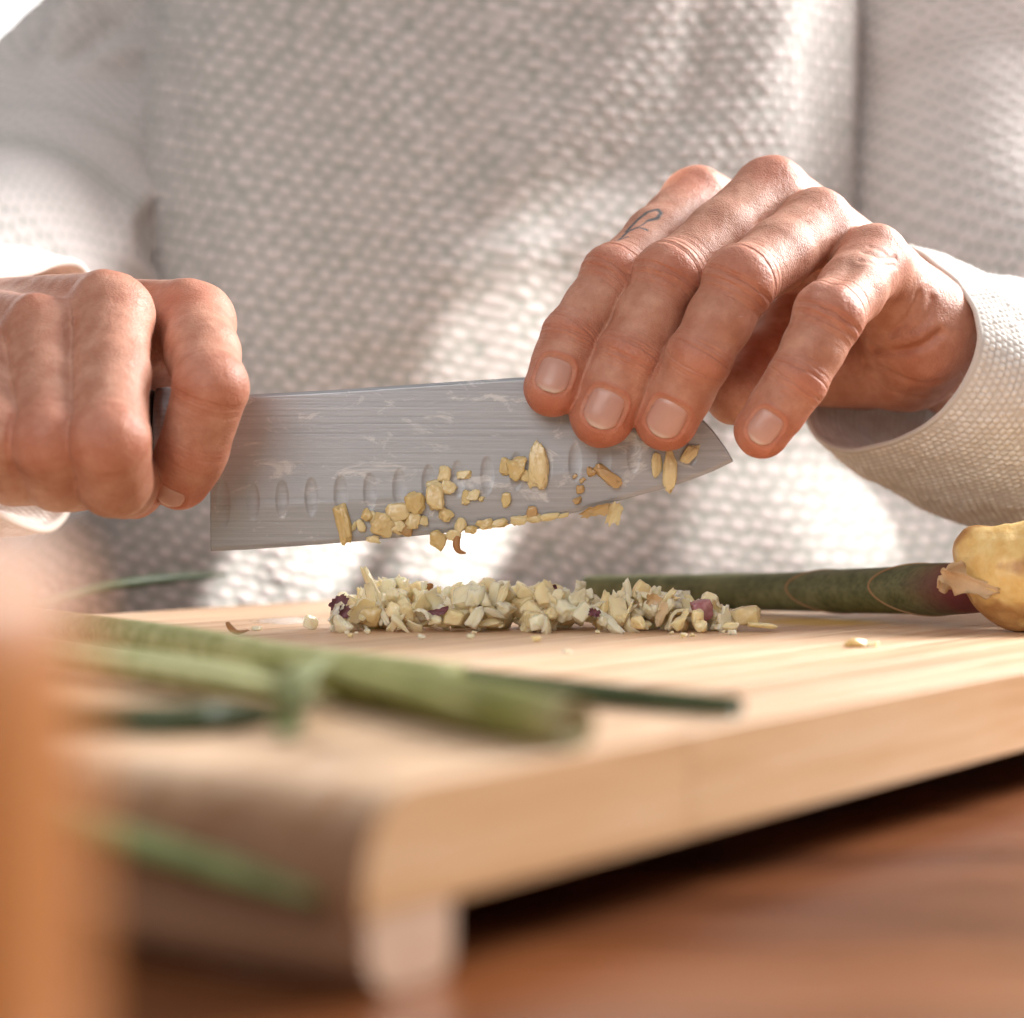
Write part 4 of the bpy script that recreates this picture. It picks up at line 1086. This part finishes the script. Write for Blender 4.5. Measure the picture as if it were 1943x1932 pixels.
# ------------------------------------------------------------------ ginger root with its green stalk
def ginger_plant():
    o0 = P(1860, 1125, .700)
    root = empty('ginger_root', (o0[0], o0[1], 0)); tag(root, 'peeled yellow ginger knob on a thick green stalk, at right end of the board', 'ginger')
    O = np.array((o0[0], o0[1], 0))
    f = Field(P(1740, 1260, .72) - np.array((0, .06, 0)), P(2200, 980, .72) + np.array((.0, .06, 0.01)), .0007)
    f.lo[1] = .630; f.n[1] = int(.12 / f.h); f.D = np.full(f.n, .05, np.float32); f.ax = [(f.lo[k] + f.h * np.arange(f.n[k])).astype(np.float32) for k in range(3)]
    f.cone(P(1862, 1068, .692), P(1905, 1082, .690), .0092, .0120, .004); f.cone(P(1925, 1112, .688), P(2040, 1105, .690), .0146, .0175, .006)
    f.cone(P(1900, 1120, .690), P(1950, 1150, .688), .0110, .0115, .006); f.ball(P(1975, 1062, .684), .0095, .003); f.cone(P(2040, 1090, .690), P(2120, 1060, .70), .0185, .014, .006)
    f.ball(P(1835, 1030, .672), .0095, .0015, True)
    X, Y, Z = f.xyz(tuple(slice(0, n) for n in f.n))
    for (c, nn, k) in ((P(1845, 1042, .682), (-.35, -.80, .50), .0012), (P(1915, 1060, .672), (.25, -.85, .45), .0012), (P(1905, 1150, .674), (-.30, -.90, -.30), .0015)):
        nn = nrm(np.array(nn)); d = (X - c[0]) * nn[0] + (Y - c[1]) * nn[1] + (Z - c[2]) * nn[2]
        hh = np.clip(.5 + .5 * (f.D - d) / k, 0, 1); f.D = (d + (f.D - d) * hh + k * hh * (1 - hh)).astype(np.float32)
    V, Q = f.mesh(); V = smooth_mesh(V, Q, 2); N = vertex_normals(V, Q)
    V = V + N * (.0013 * vnoise(V, 90, 3) + .0004 * vnoise(V, 260, 2))[:, None]
    low = V[:, 2].min(); V[:, 2] -= min(0, low)
    pe = np.clip((vnoise(V, 85, 3) + .02 - (V[:, 2] - .020) * 22) * 5, 0, 1)
    me = np_mesh('rhizome', V - O, Q, {'peel': pe})
    m = Mat('ginger_root_skin'); co = m.coord('Object'); n = m.noise(co, 150, 5, .6); n2 = m.noise(co, 600, 3)
    c = m.ramp(n, (.3, (.74, .47, .15)), (.7, (.86, .66, .30)))
    c = m.mix(m.math('MULTIPLY', m.attr('peel'), .95), c, m.ramp(n, (.3, (.40, .19, .06)), (.7, (.60, .34, .13))))
    m.set(Base_Color=c, Roughness=.42, Subsurface_Weight=.2, Subsurface_Radius=(1, .7, .3), Subsurface_Scale=.003, Normal=m.bump(m.math('ADD', n, n2), .4, .0006))
    link('rhizome', me, m.m, root)
    path = [P(1116, 1122, .838), P(1300, 1123, .812), P(1480, 1123, .785), P(1650, 1121, .752), P(1780, 1118, .724), P(1880, 1115, .700)]; rad = [.0061, .0067, .0071, .0077, .0082, .0076]
    gm = green_material('stalk_green', (.075, .084, .032), (.18, .185, .085), ((.16, .035, .040), [(.80, 0.0), (.93, 1.0)]))
    me = tube_mesh('stalk', [p - O for p in path], rad, 90, 36); link('stalk', me, gm, root)
    # overlapping leaf sheaths with slanting dry edges
    dry = simple('dry_edge', (.40, .22, .10), .7)
    W, C, R, T, S, U = tube_pts(path, rad, 300, 64)
    def sheath(i0, i1, grow, slope, nm, dark):
        seg = 64; a = np.linspace(0, 2 * np.pi, seg, endpoint=False); n = 70
        start = i0 + slope * (.5 - .5 * np.cos(a - .25))**.9
        G = np.zeros((n, seg, 3)); al = np.zeros((n, seg))
        for r in range(n):
            ii = start + (i1 - start) * r / (n - 1); k = np.clip(ii.astype(int), 0, 298); fr = (ii - k)[:, None]
            base = C[k] * (1 - fr) + C[k + 1] * fr; ring = W[k, np.arange(seg)] * (1 - fr) + W[k + 1, np.arange(seg)] * fr
            g = grow * (1 - .6 * r / (n - 1)); G[r] = base + (ring - base) * (1 + g); al[r] = (r / (n - 1))
        me = np_mesh('sheath', G.reshape(-1, 3) - O, grid_quads(n, seg, False, True), {'along': al})
        so = link('sheath', me, dark, root)
        tb = G[0] - O
        ed = tube_mesh('edge', np.vstack([tb, tb[:1]]).tolist(), [.00032] * (seg + 1), 160, 6, 1.0, (0.3, .2, .93), caps=False)
        link('edge', ed, dry, so)
    g2 = green_material('sheath_green', (.070, .076, .030), (.175, .175, .080), ((.15, .030, .035), [(.25, 0.0), (.70, 1.0)]))
    g3 = green_material('sheath_green_far', (.072, .080, .031), (.178, .180, .082))
    sheath(132, 296, .045, 44, 'a', g3); sheath(192, 297, .095, 66, 'b', g2)
    # dry scale leaf wrapped on the knob
    bw = simple('scale_leaf', (.62, .42, .24), .6)
    fl = flake_mesh('scale_leaf', .018, .0062, -.005, 77, .0005)
    fl.transform(Matrix.Rotation(math.radians(20), 4, 'Y'))
    s = link('scale_leaf', fl, bw, root); s.location = Vector(P(1832, 1108, .681) - O)
    fl = flake_mesh('scale_leaf', .012, .006, -.003, 78, .0005); s = link('scale_leaf', fl, bw, root); s.location = Vector(P(1800, 1095, .686) - O); s.rotation_euler = (0, -.6, .4)
ginger_plant()

# ------------------------------------------------------------------ blurred greens in front
ga = green_material('pale_stalk', (.27, .29, .11), (.50, .50, .27), None, rough=.6)
gb = green_material('mid_stalk', (.14, .150, .030), (.29, .29, .085), ((.36, .31, .16), [(.80, 0.0), (1.0, .8)]), rough=.6)
gd = green_material('dark_stalk', (.035, .055, .022), (.075, .10, .045), rough=.5)
gl = green_material('blue_leaf', (.16, .185, .075), (.28, .30, .14), rough=.5)
def stalk(name, path, rad, mat, label, cat, flat=1.0, n=50, seg=18):
    me = tube_mesh(name, path, rad, n, seg, flat, wob=.010); return tag(link(name, me, mat), label, cat)
ob = on_board
stalk('green_stalk', [ob(-40, 1166, .004), ob(330, 1216, .004), ob(545, 1254, .004), ob(720, 1272, .004), ob(870, 1285, .0035)], [.0046, .0044, .0042, .0038, .003], ga, 'long pale green stalk slanting across the board from the left', 'stalk')
thick = stalk('green_stalk', [ob(500, 1268, .0045), ob(640, 1285, .0048), ob(820, 1318, .005), ob(980, 1352, .005), ob(1090, 1376, .0046)], [.0032, .0046, .0052, .0052, .0044], gb, 'thick olive green stalk with cut end in front on the board', 'stalk')
stalk('green_stalk', [ob(690, 1262, .0024), ob(900, 1288, .0024), ob(1140, 1315, .0024), ob(1398, 1340, .0024)], [.0026, .0025, .0024, .0022], gd, 'thin dark green stalk pointing right past the thick stalk', 'stalk')
stalk('green_stalk', [ob(-60, 1212, .0045), ob(260, 1262, .0045), ob(440, 1290, .0045), ob(600, 1312, .004)], [.0040, .0050, .0048, .0028], ga, 'pale yellowish stalk stub just before the long pale stalk at left', 'stalk', .8)
for pa_, pb_ in (((1068, 1364, .0050), (1124, 1376, .0034)), ((1070, 1382, .0036), (1112, 1398, .0016)), ((1060, 1392, .0022), (1098, 1412, .0010))):
    link('fibre', tube_mesh('fibre', [ob(*pa_), (ob(*pa_) + ob(*pb_)) / 2 + (0, 0, .0006), ob(*pb_)], [.0016, .0013, .0005], 10, 8), MAT['brownpeel'], thick)
stalk('green_leaf', [ob(-30, 1222, .009), ob(300, 1262, .0092), ob(500, 1296, .0085), ob(640, 1330, .003)], [.0030, .0042, .0036, .0006], ga, 'pale flat leaf blade lying along the stalk stub at left', 'leaf', .25)
stalk('green_leaf', [ob(430, 1236, .0085), ob(600, 1262, .0098), ob(760, 1300, .0105), ob(900, 1340, .0095)], [.0012, .0034, .0036, .0006], gb, 'narrow olive leaf wrapped along the top of the thick stalk', 'leaf', .3)
stalk('green_shoot', [ob(780, 1300, .006), ob(835, 1282, .0075), ob(880, 1262, .008)], [.0030, .0022, .0006], gb, 'short pointed shoot standing off the thick stalk', 'shoot')
stalk('green_stalk', [ob(-40, 1352, .0028), ob(300, 1366, .0028), ob(420, 1360, .0028), ob(520, 1352, .0028)], [.0022, .0030, .0030, .0018], gd, 'short dark green stalk at front left of the board', 'stalk')
stalk('green_leaf', [ob(620, 1248, .010), ob(575, 1272, .0112), ob(548, 1318, .0075), ob(545, 1372, .0022), ob(548, 1398, .0015)], [.0020, .0034, .0040, .0032, .0008], gl, 'blue green leaf folded over the stalks on the board', 'leaf', .22)
stalk('green_leaf', [L2W(.045, .128, .0022), L2W(.012, .10, .0022), L2W(-.003, .084, -.0035), L2W(-.0045, .066, -.0085), L2W(-.0048, .045, -.0112), L2W(-.0048, .022, -.0140), L2W(-.0042, .0055, -.0165)],
      [.003, .0036, .0036, .0038, .0038, .0034, .0016], green_material('bright_stalk', (.10, .135, .042), (.20, .235, .085)), 'green leaf stalk hanging over the rounded front of the board', 'leaf', .55)
stalk('green_stalk', [L2W(.20, .350, .0024), L2W(.25, .365, .0030), P(190, 1116, .85), P(320, 1098, .89), P(430, 1090, .92)], [.0020, .0022, .0022, .0022, .0008], gd, 'dark leaf reaching past the far left edge of the board', 'leaf')

# ------------------------------------------------------------------ blurred wooden cup, near left
def cup():
    ctr = np.array((-.0603, .168, TZ)); prof = [(.0, .0), (.0285, .0), (.031, .0012), (.032, .004), (.0318, .030), (.0316, .060), (.0312, .066), (.0303, .0705), (.0286, .0737), (.0262, .0750), (.0240, .0742), (.0232, .071), (.0230, .030), (.022, .008), (.0, .006)]
    seg = 64; V = []; prof = [(r * .84, z) for r, z in prof]
    for r, z in prof: V += [(r * math.cos(a), r * math.sin(a), z) for a in np.linspace(0, 2 * np.pi, seg, endpoint=False)]
    me = np_mesh('wooden_cup', V, grid_quads(len(prof), seg, False, True)[:, ::-1])
    bm = bmesh.new(); bm.from_mesh(me); bmesh.ops.remove_doubles(bm, verts=bm.verts, dist=1e-6); bmesh.ops.recalc_face_normals(bm, faces=bm.faces); bm.to_mesh(me); bm.free()
    w = wood('cup_wood', (.52, .19, .036), (.38, .115, .016), (30, 30, 3), .40, .1, False)
    o = link('wooden_cup', me, w.m); o.location = ctr; tag(o, 'blurred orange-brown wooden cup nearest the camera at left', 'cup')
cup()
print('pile pieces', cnt, 'tris', sum(len(o.data.polygons) for o in SC.objects if o.type == 'MESH'))
